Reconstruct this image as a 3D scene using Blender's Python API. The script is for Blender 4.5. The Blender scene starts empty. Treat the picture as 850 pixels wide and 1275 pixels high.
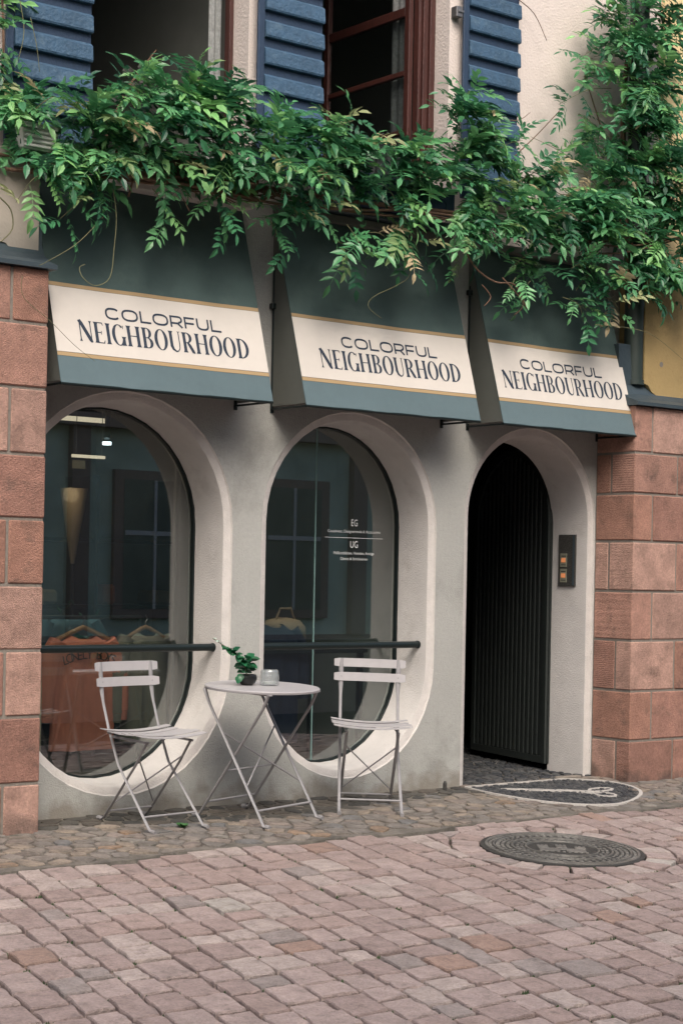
import bpy, math, random
from mathutils import Vector, Matrix
R = random.Random(7)
sc = bpy.context.scene
COL = sc.collection
rad = math.radians

# ------------------------------------------------------------ camera
F_PX, ANG, ROLL = 2226.0, 51.4406, 1.1
cam_d = bpy.data.cameras.new('camera'); cam = bpy.data.objects.new('camera', cam_d); COL.objects.link(cam)
cam.location = (-6.377, -8.0, 1.27)
a = rad(ANG)
fwd = Vector((math.cos(a), math.sin(a), 0)); rgt = Vector((math.sin(a), -math.cos(a), 0)); up = Vector((0, 0, 1))
rr = rad(ROLL)
cx_ = rgt*math.cos(rr) + up*math.sin(rr)*-1*-1
cx_ = rgt*math.cos(rr) + up*math.sin(rr)
cy_ = up*math.cos(rr) - rgt*math.sin(rr)
cam.matrix_world = Matrix(((cx_.x, cy_.x, -fwd.x, -6.377), (cx_.y, cy_.y, -fwd.y, -8.0), (cx_.z, cy_.z, -fwd.z, 1.27), (0, 0, 0, 1)))
cam_d.sensor_fit = 'VERTICAL'; cam_d.sensor_height = 36; cam_d.lens = F_PX/1275*36
cam_d.shift_y = 76.5/1275
cam_d.clip_end = 500; cam_d.clip_start = 0.1
sc.camera = cam

# ------------------------------------------------------------ light: soft overcast day
SUN_DIR = Vector((0.32, 0.62, -0.80)).normalized()      # the way the light travels
w = bpy.data.worlds.new('World'); sc.world = w; w.use_nodes = True
nt = w.node_tree; bg = nt.nodes['Background']
sky = nt.nodes.new('ShaderNodeTexSky'); sky.sky_type = 'NISHITA'; sky.sun_disc = False
sky.sun_elevation = math.asin(-SUN_DIR.z); sky.sun_rotation = math.atan2(-SUN_DIR.x, -SUN_DIR.y)
sky.air_density = 1.0; sky.dust_density = 6.0; sky.ozone_density = 1.0
nt.links.new(sky.outputs[0], bg.inputs[0]); bg.inputs[1].default_value = 0.14
sd = bpy.data.lights.new('sun', 'SUN'); sun = bpy.data.objects.new('sun', sd); COL.objects.link(sun)
sd.energy = 1.15; sd.angle = rad(32); sd.color = (1, 0.995, 0.975)
sun.rotation_euler = (-SUN_DIR).to_track_quat('Z', 'Y').to_euler()
sc.view_settings.view_transform = 'Standard'; sc.view_settings.look = 'None'
sc.view_settings.exposure = 0.62; sc.view_settings.gamma = 1.0
sc.cycles.max_bounces = 8; sc.cycles.transparent_max_bounces = 16

def px_of(p):
    d = Vector(p) - Vector((-6.377, -8.0, 1.27)); t = d.dot(fwd)
    if t < .2: return None
    X = d.dot(cx_)/t*F_PX; Y = -d.dot(cy_)/t*F_PX
    return 425 + X, 637.5 + 76.5 + Y, t

# ------------------------------------------------------------ materials
def s2l(c): return tuple(((v/255)/12.92 if v/255 <= .04045 else ((v/255+.055)/1.055)**2.4) for v in c)
def M(name, col, rough=.8, var=.12, scale=6, bump=.0, bscale=60, metal=0, rvar=0.0, spec=.5, cols=None,
      big=0, bigscale=1.2, grooves=0, transl=0, dirt=None, stretch=None, det=6, low=None):
    m = bpy.data.materials.new(name); m.use_nodes = True
    n = m.node_tree.nodes; L = m.node_tree.links; b = n['Principled BSDF']
    b.inputs['Roughness'].default_value = rough; b.inputs['Metallic'].default_value = metal
    b.inputs['Specular IOR Level'].default_value = spec
    tc = n.new('ShaderNodeTexCoord'); oi = n.new('ShaderNodeObjectInfo')
    at = n.new('ShaderNodeAttribute'); at.attribute_name = 'rnd'
    ad = n.new('ShaderNodeMath'); ad.operation = 'ADD'; L.new(oi.outputs['Random'], ad.inputs[0]); L.new(at.outputs['Fac'], ad.inputs[1])
    fr = n.new('ShaderNodeMath'); fr.operation = 'FRACT'; L.new(ad.outputs[0], fr.inputs[0])
    sc_ = n.new('ShaderNodeMath'); sc_.operation = 'MULTIPLY'; sc_.inputs[1].default_value = 37.0; L.new(fr.outputs[0], sc_.inputs[0])
    va = n.new('ShaderNodeVectorMath'); va.operation = 'ADD'; L.new(tc.outputs['Object'], va.inputs[0])
    if rvar or cols: L.new(sc_.outputs[0], va.inputs[1])
    vec = va.outputs[0]
    if stretch:
        mp = n.new('ShaderNodeMapping'); mp.inputs['Scale'].default_value = stretch; L.new(vec, mp.inputs[0]); vecs = mp.outputs[0]
    else: vecs = vec
    ns = n.new('ShaderNodeTexNoise'); ns.inputs['Scale'].default_value = scale; ns.inputs['Detail'].default_value = det; ns.inputs['Roughness'].default_value = .65
    L.new(vecs, ns.inputs['Vector'])
    mr = n.new('ShaderNodeMapRange'); mr.inputs[1].default_value = .25; mr.inputs[2].default_value = .75
    mr.inputs[3].default_value = 1-var; mr.inputs[4].default_value = 1+var; L.new(ns.outputs[0], mr.inputs[0])
    fac = mr.outputs[0]
    def mul(a_, b_):
        k = n.new('ShaderNodeMath'); k.operation = 'MULTIPLY'
        for i, q in enumerate((a_, b_)):
            if hasattr(q, 'links'): L.new(q, k.inputs[i])
            else: k.inputs[i].default_value = q
        return k.outputs[0]
    if big:
        nb = n.new('ShaderNodeTexNoise'); nb.inputs['Scale'].default_value = bigscale; nb.inputs['Detail'].default_value = 4; L.new(vecs, nb.inputs['Vector'])
        r2 = n.new('ShaderNodeMapRange'); r2.inputs[1].default_value = .3; r2.inputs[2].default_value = .7
        r2.inputs[3].default_value = 1-big; r2.inputs[4].default_value = 1+big; L.new(nb.outputs[0], r2.inputs[0])
        fac = mul(fac, r2.outputs[0])
    if rvar:
        r3 = n.new('ShaderNodeMapRange'); r3.inputs[3].default_value = 1-rvar; r3.inputs[4].default_value = 1+rvar; L.new(fr.outputs[0], r3.inputs[0])
        fac = mul(fac, r3.outputs[0])
    if cols:
        cr = n.new('ShaderNodeValToRGB'); cr.color_ramp.interpolation = 'CONSTANT'
        e = cr.color_ramp.elements
        while len(e) < len(cols): e.new(1)
        pos = 0
        for i, (c, wt) in enumerate(cols):
            e[i].position = min(pos, .999); e[i].color = (*c, 1); pos += wt
        f2 = n.new('ShaderNodeMath'); f2.operation = 'MULTIPLY'; f2.inputs[1].default_value = 7.31; L.new(fr.outputs[0], f2.inputs[0])
        f3 = n.new('ShaderNodeMath'); f3.operation = 'FRACT'; L.new(f2.outputs[0], f3.inputs[0])
        L.new(f3.outputs[0], cr.inputs[0]); base = cr.outputs[0]
    else:
        rgb = n.new('ShaderNodeRGB'); rgb.outputs[0].default_value = (*col, 1); base = rgb.outputs[0]
    if dirt:
        dc, dsc, lo, hi = dirt
        nd = n.new('ShaderNodeTexNoise'); nd.inputs['Scale'].default_value = dsc; nd.inputs['Detail'].default_value = 7; nd.inputs['Roughness'].default_value = .7
        L.new(vec, nd.inputs['Vector'])
        r4 = n.new('ShaderNodeMapRange'); r4.inputs[1].default_value = lo; r4.inputs[2].default_value = hi; L.new(nd.outputs[0], r4.inputs[0])
        mx = n.new('ShaderNodeMix'); mx.data_type = 'RGBA'; L.new(r4.outputs[0], mx.inputs[0]); L.new(base, mx.inputs[6]); mx.inputs[7].default_value = (*dc, 1)
        base = mx.outputs[2]
    if low:                                              # splash dirt with a ragged upper edge
        sx = n.new('ShaderNodeSeparateXYZ'); L.new(tc.outputs['Object'], sx.inputs[0])
        nl = n.new('ShaderNodeTexNoise'); nl.inputs['Scale'].default_value = 7; nl.inputs['Detail'].default_value = 8; L.new(tc.outputs['Object'], nl.inputs['Vector'])
        ma = n.new('ShaderNodeMath'); ma.operation = 'MULTIPLY_ADD'; L.new(nl.outputs[0], ma.inputs[0]); ma.inputs[1].default_value = .45; L.new(sx.outputs['Z'], ma.inputs[2])
        rl = n.new('ShaderNodeMapRange'); rl.inputs[1].default_value = low[1]+.18; rl.inputs[2].default_value = low[1]+.06; L.new(ma.outputs[0], rl.inputs[0])
        ml = n.new('ShaderNodeMath'); ml.operation = 'MULTIPLY'; L.new(rl.outputs[0], ml.inputs[0]); ml.inputs[1].default_value = .7
        mx2 = n.new('ShaderNodeMix'); mx2.data_type = 'RGBA'; L.new(ml.outputs[0], mx2.inputs[0]); L.new(base, mx2.inputs[6]); mx2.inputs[7].default_value = (*low[0], 1)
        base = mx2.outputs[2]
    vm = n.new('ShaderNodeVectorMath'); vm.operation = 'SCALE'; L.new(base, vm.inputs[0]); L.new(fac, vm.inputs['Scale'])
    L.new(vm.outputs[0], b.inputs['Base Color'])
    if bump:
        n2 = n.new('ShaderNodeTexNoise'); n2.inputs['Scale'].default_value = bscale; n2.inputs['Detail'].default_value = 5; L.new(vecs, n2.inputs['Vector'])
        h = n2.outputs[0]
        if grooves:
            vr = n.new('ShaderNodeVectorRotate'); vr.rotation_type = 'Y_AXIS'; L.new(tc.outputs['Object'], vr.inputs['Vector'])
            an = n.new('ShaderNodeMath'); an.operation = 'MULTIPLY'; an.inputs[1].default_value = 3.1; L.new(fr.outputs[0], an.inputs[0]); L.new(an.outputs[0], vr.inputs['Angle'])
            wv = n.new('ShaderNodeTexWave'); wv.inputs['Scale'].default_value = grooves; wv.inputs['Distortion'].default_value = 6
            wv.inputs['Detail'].default_value = 3; wv.inputs['Detail Scale'].default_value = 2.2; L.new(vr.outputs[0], wv.inputs['Vector'])
            g = mul(wv.outputs['Fac'], .30); k = n.new('ShaderNodeMath'); k.operation = 'ADD'; L.new(g, k.inputs[0]); L.new(h, k.inputs[1]); h = k.outputs[0]
            # grain of the tooling also shows as tone
            r5 = n.new('ShaderNodeMapRange'); r5.inputs[3].default_value = .93; r5.inputs[4].default_value = 1.04; L.new(wv.outputs['Fac'], r5.inputs[0])
            v2 = n.new('ShaderNodeVectorMath'); v2.operation = 'SCALE'; L.new(vm.outputs[0], v2.inputs[0]); L.new(r5.outputs[0], v2.inputs['Scale']); L.new(v2.outputs[0], b.inputs['Base Color'])
        bp = n.new('ShaderNodeBump'); bp.inputs['Strength'].default_value = min(1, bump); bp.inputs['Distance'].default_value = .01*max(1, bump)
        L.new(h, bp.inputs['Height']); L.new(bp.outputs[0], b.inputs['Normal'])
    if transl:
        out = n['Material Output']; tr = n.new('ShaderNodeBsdfTranslucent'); L.new(vm.outputs[0], tr.inputs[0])
        ms = n.new('ShaderNodeMixShader'); ms.inputs[0].default_value = transl
        L.new(b.outputs[0], ms.inputs[1]); L.new(tr.outputs[0], ms.inputs[2]); L.new(ms.outputs[0], out.inputs[0])
    return m
def emis(name, col, st):
    m = bpy.data.materials.new(name); m.use_nodes = True; b = m.node_tree.nodes['Principled BSDF']
    b.inputs['Base Color'].default_value = (*col, 1); b.inputs['Emission Color'].default_value = (*col, 1); b.inputs['Emission Strength'].default_value = st
    return m
def glassm(name, tint, ior=1.5, refl=1.0, rough=0.0):
    m = bpy.data.materials.new(name); m.use_nodes = True; n = m.node_tree.nodes; L = m.node_tree.links
    n.remove(n['Principled BSDF']); out = n['Material Output']
    t = n.new('ShaderNodeBsdfTransparent'); t.inputs[0].default_value = (*tint, 1)
    g = n.new('ShaderNodeBsdfGlossy'); g.inputs['Roughness'].default_value = rough
    f = n.new('ShaderNodeLayerWeight'); f.inputs[0].default_value = .5
    pw = n.new('ShaderNodeMath'); pw.operation = 'POWER'; pw.inputs[1].default_value = 5; L.new(f.outputs['Facing'], pw.inputs[0])
    r0 = ((ior-1)/(ior+1))**2
    k = n.new('ShaderNodeMath'); k.operation = 'MULTIPLY_ADD'; k.inputs[1].default_value = (1-r0)*.9; k.inputs[2].default_value = r0*refl; k.use_clamp = True; L.new(pw.outputs[0], k.inputs[0])
    x = n.new('ShaderNodeMixShader'); L.new(k.outputs[0], x.inputs[0]); L.new(t.outputs[0], x.inputs[1]); L.new(g.outputs[0], x.inputs[2]); L.new(x.outputs[0], out.inputs[0])
    return m

def milky(name, tint, ior, refl, rough):
    m = glassm(name, tint, ior, refl, rough); n = m.node_tree.nodes; L = m.node_tree.links
    out = n['Material Output']; src = out.inputs[0].links[0].from_socket; d = n.new('ShaderNodeBsdfDiffuse'); d.inputs[0].default_value = (.75,.77,.77,1)
    x = n.new('ShaderNodeMixShader'); x.inputs[0].default_value = .13; L.new(src, x.inputs[1]); L.new(d.outputs[0], x.inputs[2]); L.new(x.outputs[0], out.inputs[0]); return m
MT = dict(
 plaster=M('grey_plaster', s2l((167,167,162)), .92, .09, 55, .55, 130, big=.09, bigscale=1.3, dirt=(s2l((132,132,126)), 2.2, .52, .8), low=(s2l((120,112,100)), .16)),
 border=M('pale_plaster_band', s2l((198,193,188)), .9, .10, 14, .5, 120, big=.07),
 reveal=M('pale_plaster_reveal', s2l((194,190,186)), .9, .08, 8, .4, 120, big=.06, dirt=(s2l((166,160,154)), 5, .55, .85)),
 pink=M('pink_white_plaster', s2l((214,202,194)), .9, .06, 5, .5, 70, big=.06, dirt=(s2l((180,166,157)), 3, .6, .85)),
 ochre=M('ochre_plaster', s2l((167,143,97)), .9, .10, 8, .4, 80, big=.12, dirt=(s2l((123,102,67)), 4, .55, .75)),
 yellow=M('pale_yellow_plaster', s2l((222,198,150)), .9, .08, 8, .4, 80, big=.08),
 beige=M('beige_render', s2l((165,156,145)), .9, .05, 8, .2, 80),
 stone=M('red_sandstone', None, .92, .26, 70, .9, 130, cols=[(s2l((174,133,117)),.25),(s2l((163,122,107)),.25),(s2l((182,146,131)),.2),(s2l((158,124,111)),.15),(s2l((170,127,109)),.15)], rvar=.10, grooves=50, big=.18, bigscale=9, dirt=(s2l((116,94,84)), 8, .54, .76), low=(s2l((84,76,70)), .12)),
 mortar=M('grey_mortar', s2l((128,121,112)), .95, .15, 30, .6, 90),
 paver=M('red_stone_paver', None, .88, .26, 75, 1.0, 150, cols=[(s2l((160,143,137)),.32),(s2l((151,133,127)),.26),(s2l((155,136,129)),.19),(s2l((167,153,146)),.14),(s2l((145,134,129)),.04),(s2l((150,126,114)),.04),(s2l((168,160,152)),.01)], rvar=.07, big=.14, bigscale=16, dirt=(s2l((110,100,92)), 14, .54, .78)),
 joint=M('joint_filling', s2l((58,56,50)), .97, .3, 22, .8, 90, dirt=(s2l((34,42,28)), 5, .42, .6)),
 cobble=M('mixed_cobble', None, .9, .28, 60, 1.0, 80, cols=[(s2l((128,120,112)),.28),(s2l((119,113,107)),.26),(s2l((137,125,112)),.18),(s2l((130,119,111)),.18),(s2l((108,107,106)),.06),(s2l((140,118,98)),.02),(s2l((134,128,120)),.02)], rvar=.07, big=.18, bigscale=11, dirt=(s2l((92,86,78)), 9, .45, .7)),
 dampshadecobble=M('damp_shade_cobble', None, .75, .24, 30, 1.0, 70, cols=[(s2l((72,69,64)),.4),(s2l((62,61,58)),.3),(s2l((80,74,67)),.3)], rvar=.1, big=.2, bigscale=9),  # damp stone, with the shade along the wall base put into its colour
 grout=M('pavement_mortar', s2l((112,106,98)), .95, .25, 40, .8, 60, dirt=(s2l((78,74,67)), 6, .42, .65)),
 darkcob=M('dark_pebble', None, .6, .2, 60, .5, 120, cols=[(s2l((62,64,66)),.4),(s2l((78,78,78)),.35),(s2l((52,54,58)),.25)], rvar=.15),
 whitecob=M('white_inlay_stone', s2l((182,177,171)), .7, .2, 60, .4, 120),
 awn=M('dark_green_awning_cloth', s2l((68,86,84)), .85, .07, 14, .25, 700, big=.09, bigscale=2.5, dirt=(s2l((82,98,94)), 3, .5, .8)),
 awnlow=M('blue_grey_awning_cloth', s2l((89,107,112)), .85, .05, 18, .25, 700, big=.06),
 awnwhite=M('cream_awning_cloth', s2l((206,199,190)), .85, .03, 14, .2, 700, big=.04),
 awngold=M('gold_awning_stripe', s2l((164,140,104)), .8, .04, 14),
 awnside=M('grey_awning_side_cloth', s2l((92,94,88)), .88, .05, 14, .2, 600, big=.05),
 letter=M('dark_blue_print', s2l((38,50,66)), .75, .03, 30),
 blackmetal=M('black_green_metal', s2l((30,40,40)), .35, .1, 20, .1, 60, metal=.3),
 slate=M('blue_grey_sheet_metal', s2l((66,78,84)), .5, .12, 12, .2, 40, metal=.3, big=.1, bigscale=4),
 pipe=M('dark_green_downpipe', s2l((52,62,58)), .5, .1, 12, .1, 40, metal=.2),
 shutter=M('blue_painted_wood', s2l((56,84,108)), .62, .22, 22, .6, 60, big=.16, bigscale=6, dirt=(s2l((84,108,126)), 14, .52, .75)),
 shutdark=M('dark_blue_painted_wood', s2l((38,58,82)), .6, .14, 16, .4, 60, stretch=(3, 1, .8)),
 redwood=M('red_brown_window_wood', s2l((68,34,28)), .5, .25, 14, .4, 60, stretch=(6, 6, .6), big=.2, bigscale=5),
 lace=M('white_lace', s2l((170,172,170)), .9, .35, 45, .4, 90, transl=.35),
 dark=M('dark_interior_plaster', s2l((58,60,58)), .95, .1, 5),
 darkwarm=M('dim_room_wall', s2l((124,126,120)), .95, .1, 4),
 shopwall=M('shop_interior_wall', s2l((112,120,118)), .9, .1, 3, big=.15),
 shopfloor=M('shop_floor', s2l((96,92,86)), .5, .1, 6),
 gate=M('black_green_gate_paint', s2l((40,46,44)), .55, .15, 20, .2, 60),
 gatedark=M('gate_backing', s2l((16,18,18)), .8, .1, 20),
 chair=M('grey_powder_coat', s2l((170,167,168)), .45, .05, 30, .12, 300, spec=.5, big=.04, bigscale=9),
 chairleg=M('grey_powder_coat_dark', s2l((140,138,139)), .5, .10, 30, .12, 300, spec=.5, big=.08, bigscale=9),  # darker grey than the chair coat, for legs and braces
 bolt=M('bolt_steel', s2l((120,118,118)), .4, .1, 30, metal=.6),
 rubber=M('grey_rubber', s2l((70,70,70)), .8, .1, 30),
 iron=M('worn_cast_iron', s2l((116,114,109)), .45, .25, 60, .6, 90, metal=.35, big=.25, bigscale=8),
 irondark=M('dark_cast_iron', s2l((62,61,58)), .6, .2, 30, .6, 90, metal=.2),
 leaf=M('wisteria_leaf', None, .36, .14, 30, .2, 60, cols=[((.050,.190,.085),.25),((.080,.265,.110),.26),((.130,.350,.140),.21),((.028,.118,.062),.14),((.215,.450,.160),.14)], rvar=.22, transl=.32, spec=.55),
 leafyoung=M('young_yellow_leaf', None, .5, .15, 30, cols=[((.33,.36,.17),.4),((.20,.30,.12),.35),((.42,.34,.20),.25)], rvar=.15, transl=.3),
 stem=M('green_tan_stem', s2l((106,106,76)), .8, .2, 30),
 bark=M('brown_twig_bark', s2l((108,84,68)), .9, .25, 30, .6, 60),
 houseleaf=M('round_houseplant_leaf', None, .3, .12, 20, cols=[((.02,.13,.055),.5),((.03,.17,.07),.3),((.015,.09,.045),.2)], rvar=.15, transl=.2),
 paleleaf=M('pale_houseplant_leaf', s2l((190,212,196)), .5, .15, 30),
 pot=M('black_ceramic', s2l((24,26,26)), .35, .05, 20),
 clearglass=milky('clear_jar_glass', (.90,.92,.92), 1.5, 2.0, .04),
 pane=glassm('shop_window_glass', (.80,.85,.84), 1.52, 4.6),
 upane=glassm('room_window_glass', (.8,.82,.82), 1.5, 2.5),
 salmon=M('salmon_sweatshirt_cotton', s2l((196,116,92)), .95, .08, 20, .3, 60, stretch=(6,6,1), big=.12, bigscale=5),
 khaki=M('khaki_jacket_cloth', s2l((112,106,92)), .95, .1, 20, .3, 60, big=.15),
 cream=M('cream_cloth', s2l((196,188,160)), .95, .08, 20, .2, 60),
 navy=M('navy_cloth', s2l((32,38,60)), .9, .1, 20),
 tan=M('tan_canvas', s2l((148,126,102)), .9, .1, 20, .3, 40),
 tealc=M('teal_cloth', s2l((52,84,92)), .9, .1, 20),
 wood=M('light_wood', s2l((150,108,66)), .6, .15, 20, stretch=(1,6,6)),
 white=M('white_enamel', s2l((205,205,200)), .5, .05, 20),
 glasstext=M('white_window_lettering', s2l((225,228,226)), .7, .02, 20),
 black=M('black_print', s2l((20,20,22)), .9, .02, 20),
 lampwarm=emis('warm_lamp_glow', (1, .80, .58), .7), lampwhite=emis('white_spot_glow', (.85,.95,1), 4),
 orange=emis('orange_button_glow', (.55, .20, .08), .35),
 button=M('brushed_button_plate', s2l((150,150,132)), .4, .05, 30, metal=.4),
 opp=M('opposite_plaster', s2l((200,216,196)), .9, .16, 3, big=.2, bigscale=.9),
 oppstone=M('opposite_stone_frames', s2l((158,142,128)), .9, .1, 8),
 oppdark=M('opposite_window_dark', s2l((122,128,112)), .4, .2, 3, big=.2),
 moss=M('dark_green_moss', s2l((58,72,44)), .95, .25, 60, rvar=.3),
 weed=M('green_weed', s2l((62,104,58)), .6, .15, 20),
)

# ------------------------------------------------------------ mesh builder
class MB:
    def __init__(s): s.v = []; s.f = []; s.r = []; s.cur = 0.0
    def add(s, vs, fs):
        o = len(s.v); s.v += [tuple(p) for p in vs]; s.f += [tuple(i+o for i in f) for f in fs]; s.r += [s.cur]*len(fs); return s
    def box(s, x0, x1, y0, y1, z0, z1, ch=0):
        if ch <= 0:
            return s.add([(x0,y0,z0),(x1,y0,z0),(x1,y1,z0),(x0,y1,z0),(x0,y0,z1),(x1,y0,z1),(x1,y1,z1),(x0,y1,z1)],
              [(0,3,2,1),(4,5,6,7),(0,1,5,4),(1,2,6,5),(2,3,7,6),(3,0,4,7)])
        c = ch; X = (x0, x1); Y = (y0, y1); Z = (z0, z1); vs = []; idx = {}
        for i in (0, 1):
            for j in (0, 1):
                for k in (0, 1):
                    sx, sy, sz = (1, -1)[i], (1, -1)[j], (1, -1)[k]
                    idx[i,j,k,0] = len(vs); vs.append((X[i], Y[j]+sy*c, Z[k]+sz*c))
                    idx[i,j,k,1] = len(vs); vs.append((X[i]+sx*c, Y[j], Z[k]+sz*c))
                    idx[i,j,k,2] = len(vs); vs.append((X[i]+sx*c, Y[j]+sy*c, Z[k]))
        fs = []
        for i in (0, 1):
            q = [idx[i,0,0,0], idx[i,1,0,0], idx[i,1,1,0], idx[i,0,1,0]]; fs.append(q if i else q[::-1])
        for j in (0, 1):
            q = [idx[0,j,0,1], idx[1,j,0,1], idx[1,j,1,1], idx[0,j,1,1]]; fs.append(q[::-1] if j else q)
        for k in (0, 1):
            q = [idx[0,0,k,2], idx[1,0,k,2], idx[1,1,k,2], idx[0,1,k,2]]; fs.append(q if k else q[::-1])
        for i in (0, 1):
            for j in (0, 1): fs.append((idx[i,j,0,0], idx[i,j,1,0], idx[i,j,1,1], idx[i,j,0,1]))
            for k in (0, 1): fs.append((idx[i,0,k,0], idx[i,1,k,0], idx[i,1,k,2], idx[i,0,k,2]))
        for j in (0, 1):
            for k in (0, 1): fs.append((idx[0,j,k,1], idx[1,j,k,1], idx[1,j,k,2], idx[0,j,k,2]))
        for key in [(i,j,k) for i in (0,1) for j in (0,1) for k in (0,1)]: fs.append(tuple(idx[(*key, t)] for t in range(3)))
        return s.add(vs, fs)
    def prism(s, poly, y0, y1):                         # poly in x,z
        n = len(poly); vs = [(x, y0, z) for x, z in poly] + [(x, y1, z) for x, z in poly]
        return s.add(vs, [tuple(range(n)), tuple(range(2*n-1, n-1, -1))] + [(i, i+n, (i+1) % n + n, (i+1) % n) for i in range(n)])
    def prismz(s, poly, z0, z1):                        # poly in x,y
        n = len(poly); vs = [(x, y, z0) for x, y in poly] + [(x, y, z1) for x, y in poly]
        return s.add(vs, [tuple(range(n))[::-1], tuple(range(n, 2*n))] + [(i, (i+1) % n, (i+1) % n + n, i+n) for i in range(n)])
    def tube(s, pts, r, n=8, cap=True, flat=1.0, ref=None):
        pts = [Vector(p) for p in pts]; k = len(pts); rs = r if isinstance(r, (list, tuple)) else [r]*k
        vs = []; prev = None
        for i, p in enumerate(pts):
            t = (pts[min(i+1, k-1)] - pts[max(i-1, 0)]).normalized()
            if prev is None:
                u = Vector(ref) if ref else (Vector((0,0,1)) if abs(t.z) < .9 else Vector((1,0,0)))
                u = (u - t*u.dot(t)).normalized()
            else: u = (prev - t*prev.dot(t)).normalized()
            prev = u; q = t.cross(u)
            for j in range(n):
                an = 2*math.pi*j/n; vs.append(p + (u*math.cos(an)*flat + q*math.sin(an))*rs[i])
        fs = [(i*n+j, i*n+(j+1) % n, (i+1)*n+(j+1) % n, (i+1)*n+j) for i in range(k-1) for j in range(n)]
        if cap: fs += [tuple(range(n))[::-1], tuple((k-1)*n+j for j in range(n))]
        return s.add(vs, fs)
    def lathe(s, prof, n=24, c=(0,0,0)):                # prof (r,z)
        vs = [(c[0]+r*math.cos(2*math.pi*j/n), c[1]+r*math.sin(2*math.pi*j/n), c[2]+z) for r, z in prof for j in range(n)]
        fs = [(i*n+j, i*n+(j+1) % n, (i+1)*n+(j+1) % n, (i+1)*n+j) for i in range(len(prof)-1) for j in range(n)]
        if prof[0][0] > 1e-5: fs.append(tuple(range(n))[::-1])
        if prof[-1][0] > 1e-5: fs.append(tuple((len(prof)-1)*n+j for j in range(n)))
        return s.add(vs, fs)
    def grid(s, rows, closed=False):                    # list of rows of points
        n = len(rows[0]); vs = [p for r_ in rows for p in r_]
        m = n if closed else n-1
        return s.add(vs, [(i*n+j, i*n+(j+1) % n, (i+1)*n+(j+1) % n, (i+1)*n+j) for i in range(len(rows)-1) for j in range(m)])
    def mesh(s, name, mat, smooth=False, off=(0,0,0)):
        me = bpy.data.meshes.new(name)
        me.from_pydata([(p[0]-off[0], p[1]-off[1], p[2]-off[2]) for p in s.v], [], s.f)
        at = me.attributes.new('rnd', 'FLOAT', 'FACE'); at.data.foreach_set('value', s.r)
        if smooth: me.polygons.foreach_set('use_smooth', [True]*len(me.polygons))
        me.materials.append(mat); me.update(); return me
    def build(s, name, mat, parent=None, smooth=False, local=False):
        off = Vector((0,0,0)); p = parent
        if not local:
            while p is not None: off = off + p.location; p = p.parent
        me = s.mesh(name, mat, smooth, off)
        return link(name, me, parent)
def link(name, me, parent=None):
    o = bpy.data.objects.new(name, me); COL.objects.link(o); o.parent = parent; return o
def autosmooth(o, ang=40):
    me = o.data; me.polygons.foreach_set('use_smooth', [True]*len(me.polygons)); me.set_sharp_from_angle(angle=rad(ang)); return o
def tag(o, label=None, cat=None, group=None, kind=None):
    for k, v in (('label', label), ('category', cat), ('group', group), ('kind', kind)):
        if v: o[k] = v
    return o
def thing(name, label, cat, loc=(0,0,0), group=None, rz=0):
    o = bpy.data.objects.new(name, None); o.empty_display_size = .1; COL.objects.link(o); o.location = loc; o.rotation_euler = (0,0,rz)
    return tag(o, label, cat, group)
def part(name, loc=(0,0,0), parent=None):
    o = bpy.data.objects.new(name, None); o.empty_display_size = .05; COL.objects.link(o); o.parent = parent; o.location = loc; return o
def ground(y): return .04*y if y > -.9 else -.036 + .06*(y+.9)

# ------------------------------------------------------------ setting: street, pavement, opposite side
sb = MB()
ys = [40, 8, 0, -.9, -11.2, -60]
rows = [[(x, y, (ground(y) if y < .01 else 0) - .040) for x in (-80, -12, -3, 3, 12, 80)] for y in ys]
sb.grid(rows); street = tag(sb.build('street', MT['joint']), kind='structure')

MH = (0.07, -1.72); MHR = .398
def paver_mesh(corners, zt, rnd, seed, joined=None):
    rr_ = random.Random(seed); pts = []
    for i in range(4):
        p, q = Vector(corners[i]), Vector(corners[(i+1) % 4]); n = (q-p).orthogonal().normalized() if False else Vector((q.y-p.y, p.x-q.x)).normalized()
        pts.append(p + (Vector((sum(c[0] for c in corners)/4, sum(c[1] for c in corners)/4))-p)*.025)
        for k in (.22, .5, .78): pts.append(p.lerp(q, k) + n*rr_.uniform(-.0085, .0045))
    c = sum(pts, Vector((0, 0)))/len(pts); n = len(pts)
    ax, ay = rr_.uniform(-.025, .025), rr_.uniform(-.03, .03); dz = rr_.uniform(-.004, .004)
    def Z(p): return ground(p.y) + dz + ax*(p.x-c.x) + ay*(p.y-c.y)
    mb = joined if joined is not None else MB(); mb.cur = rnd
    top = [c + (p-c)*.965 for p in pts]
    vs = [(p.x, p.y, Z(p) + rr_.uniform(-.0012, .0012)) for p in top] + [(p.x, p.y, Z(p)-.006) for p in pts] + [(p.x, p.y, Z(p)-.06) for p in pts] + [(c.x, c.y, Z(c)+.0015)]
    fs = [(i, n+i, n+(i+1) % n, (i+1) % n) for i in range(n)] + [(n+i, 2*n+i, 2*n+(i+1) % n, n+(i+1) % n) for i in range(n)] + [(i, (i+1) % n, 3*n) for i in range(n)]
    mb.add([v for v in vs], [f[::-1] if len(f) == 4 else f for f in fs]); return mb
pav = []
ca = rad(79.0); A_ = Vector((math.cos(ca), math.sin(ca))); slope = math.tan(rad(2.5))
cw = .148; i = -24
x = -6.6
Rp = random.Random(11)
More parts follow.
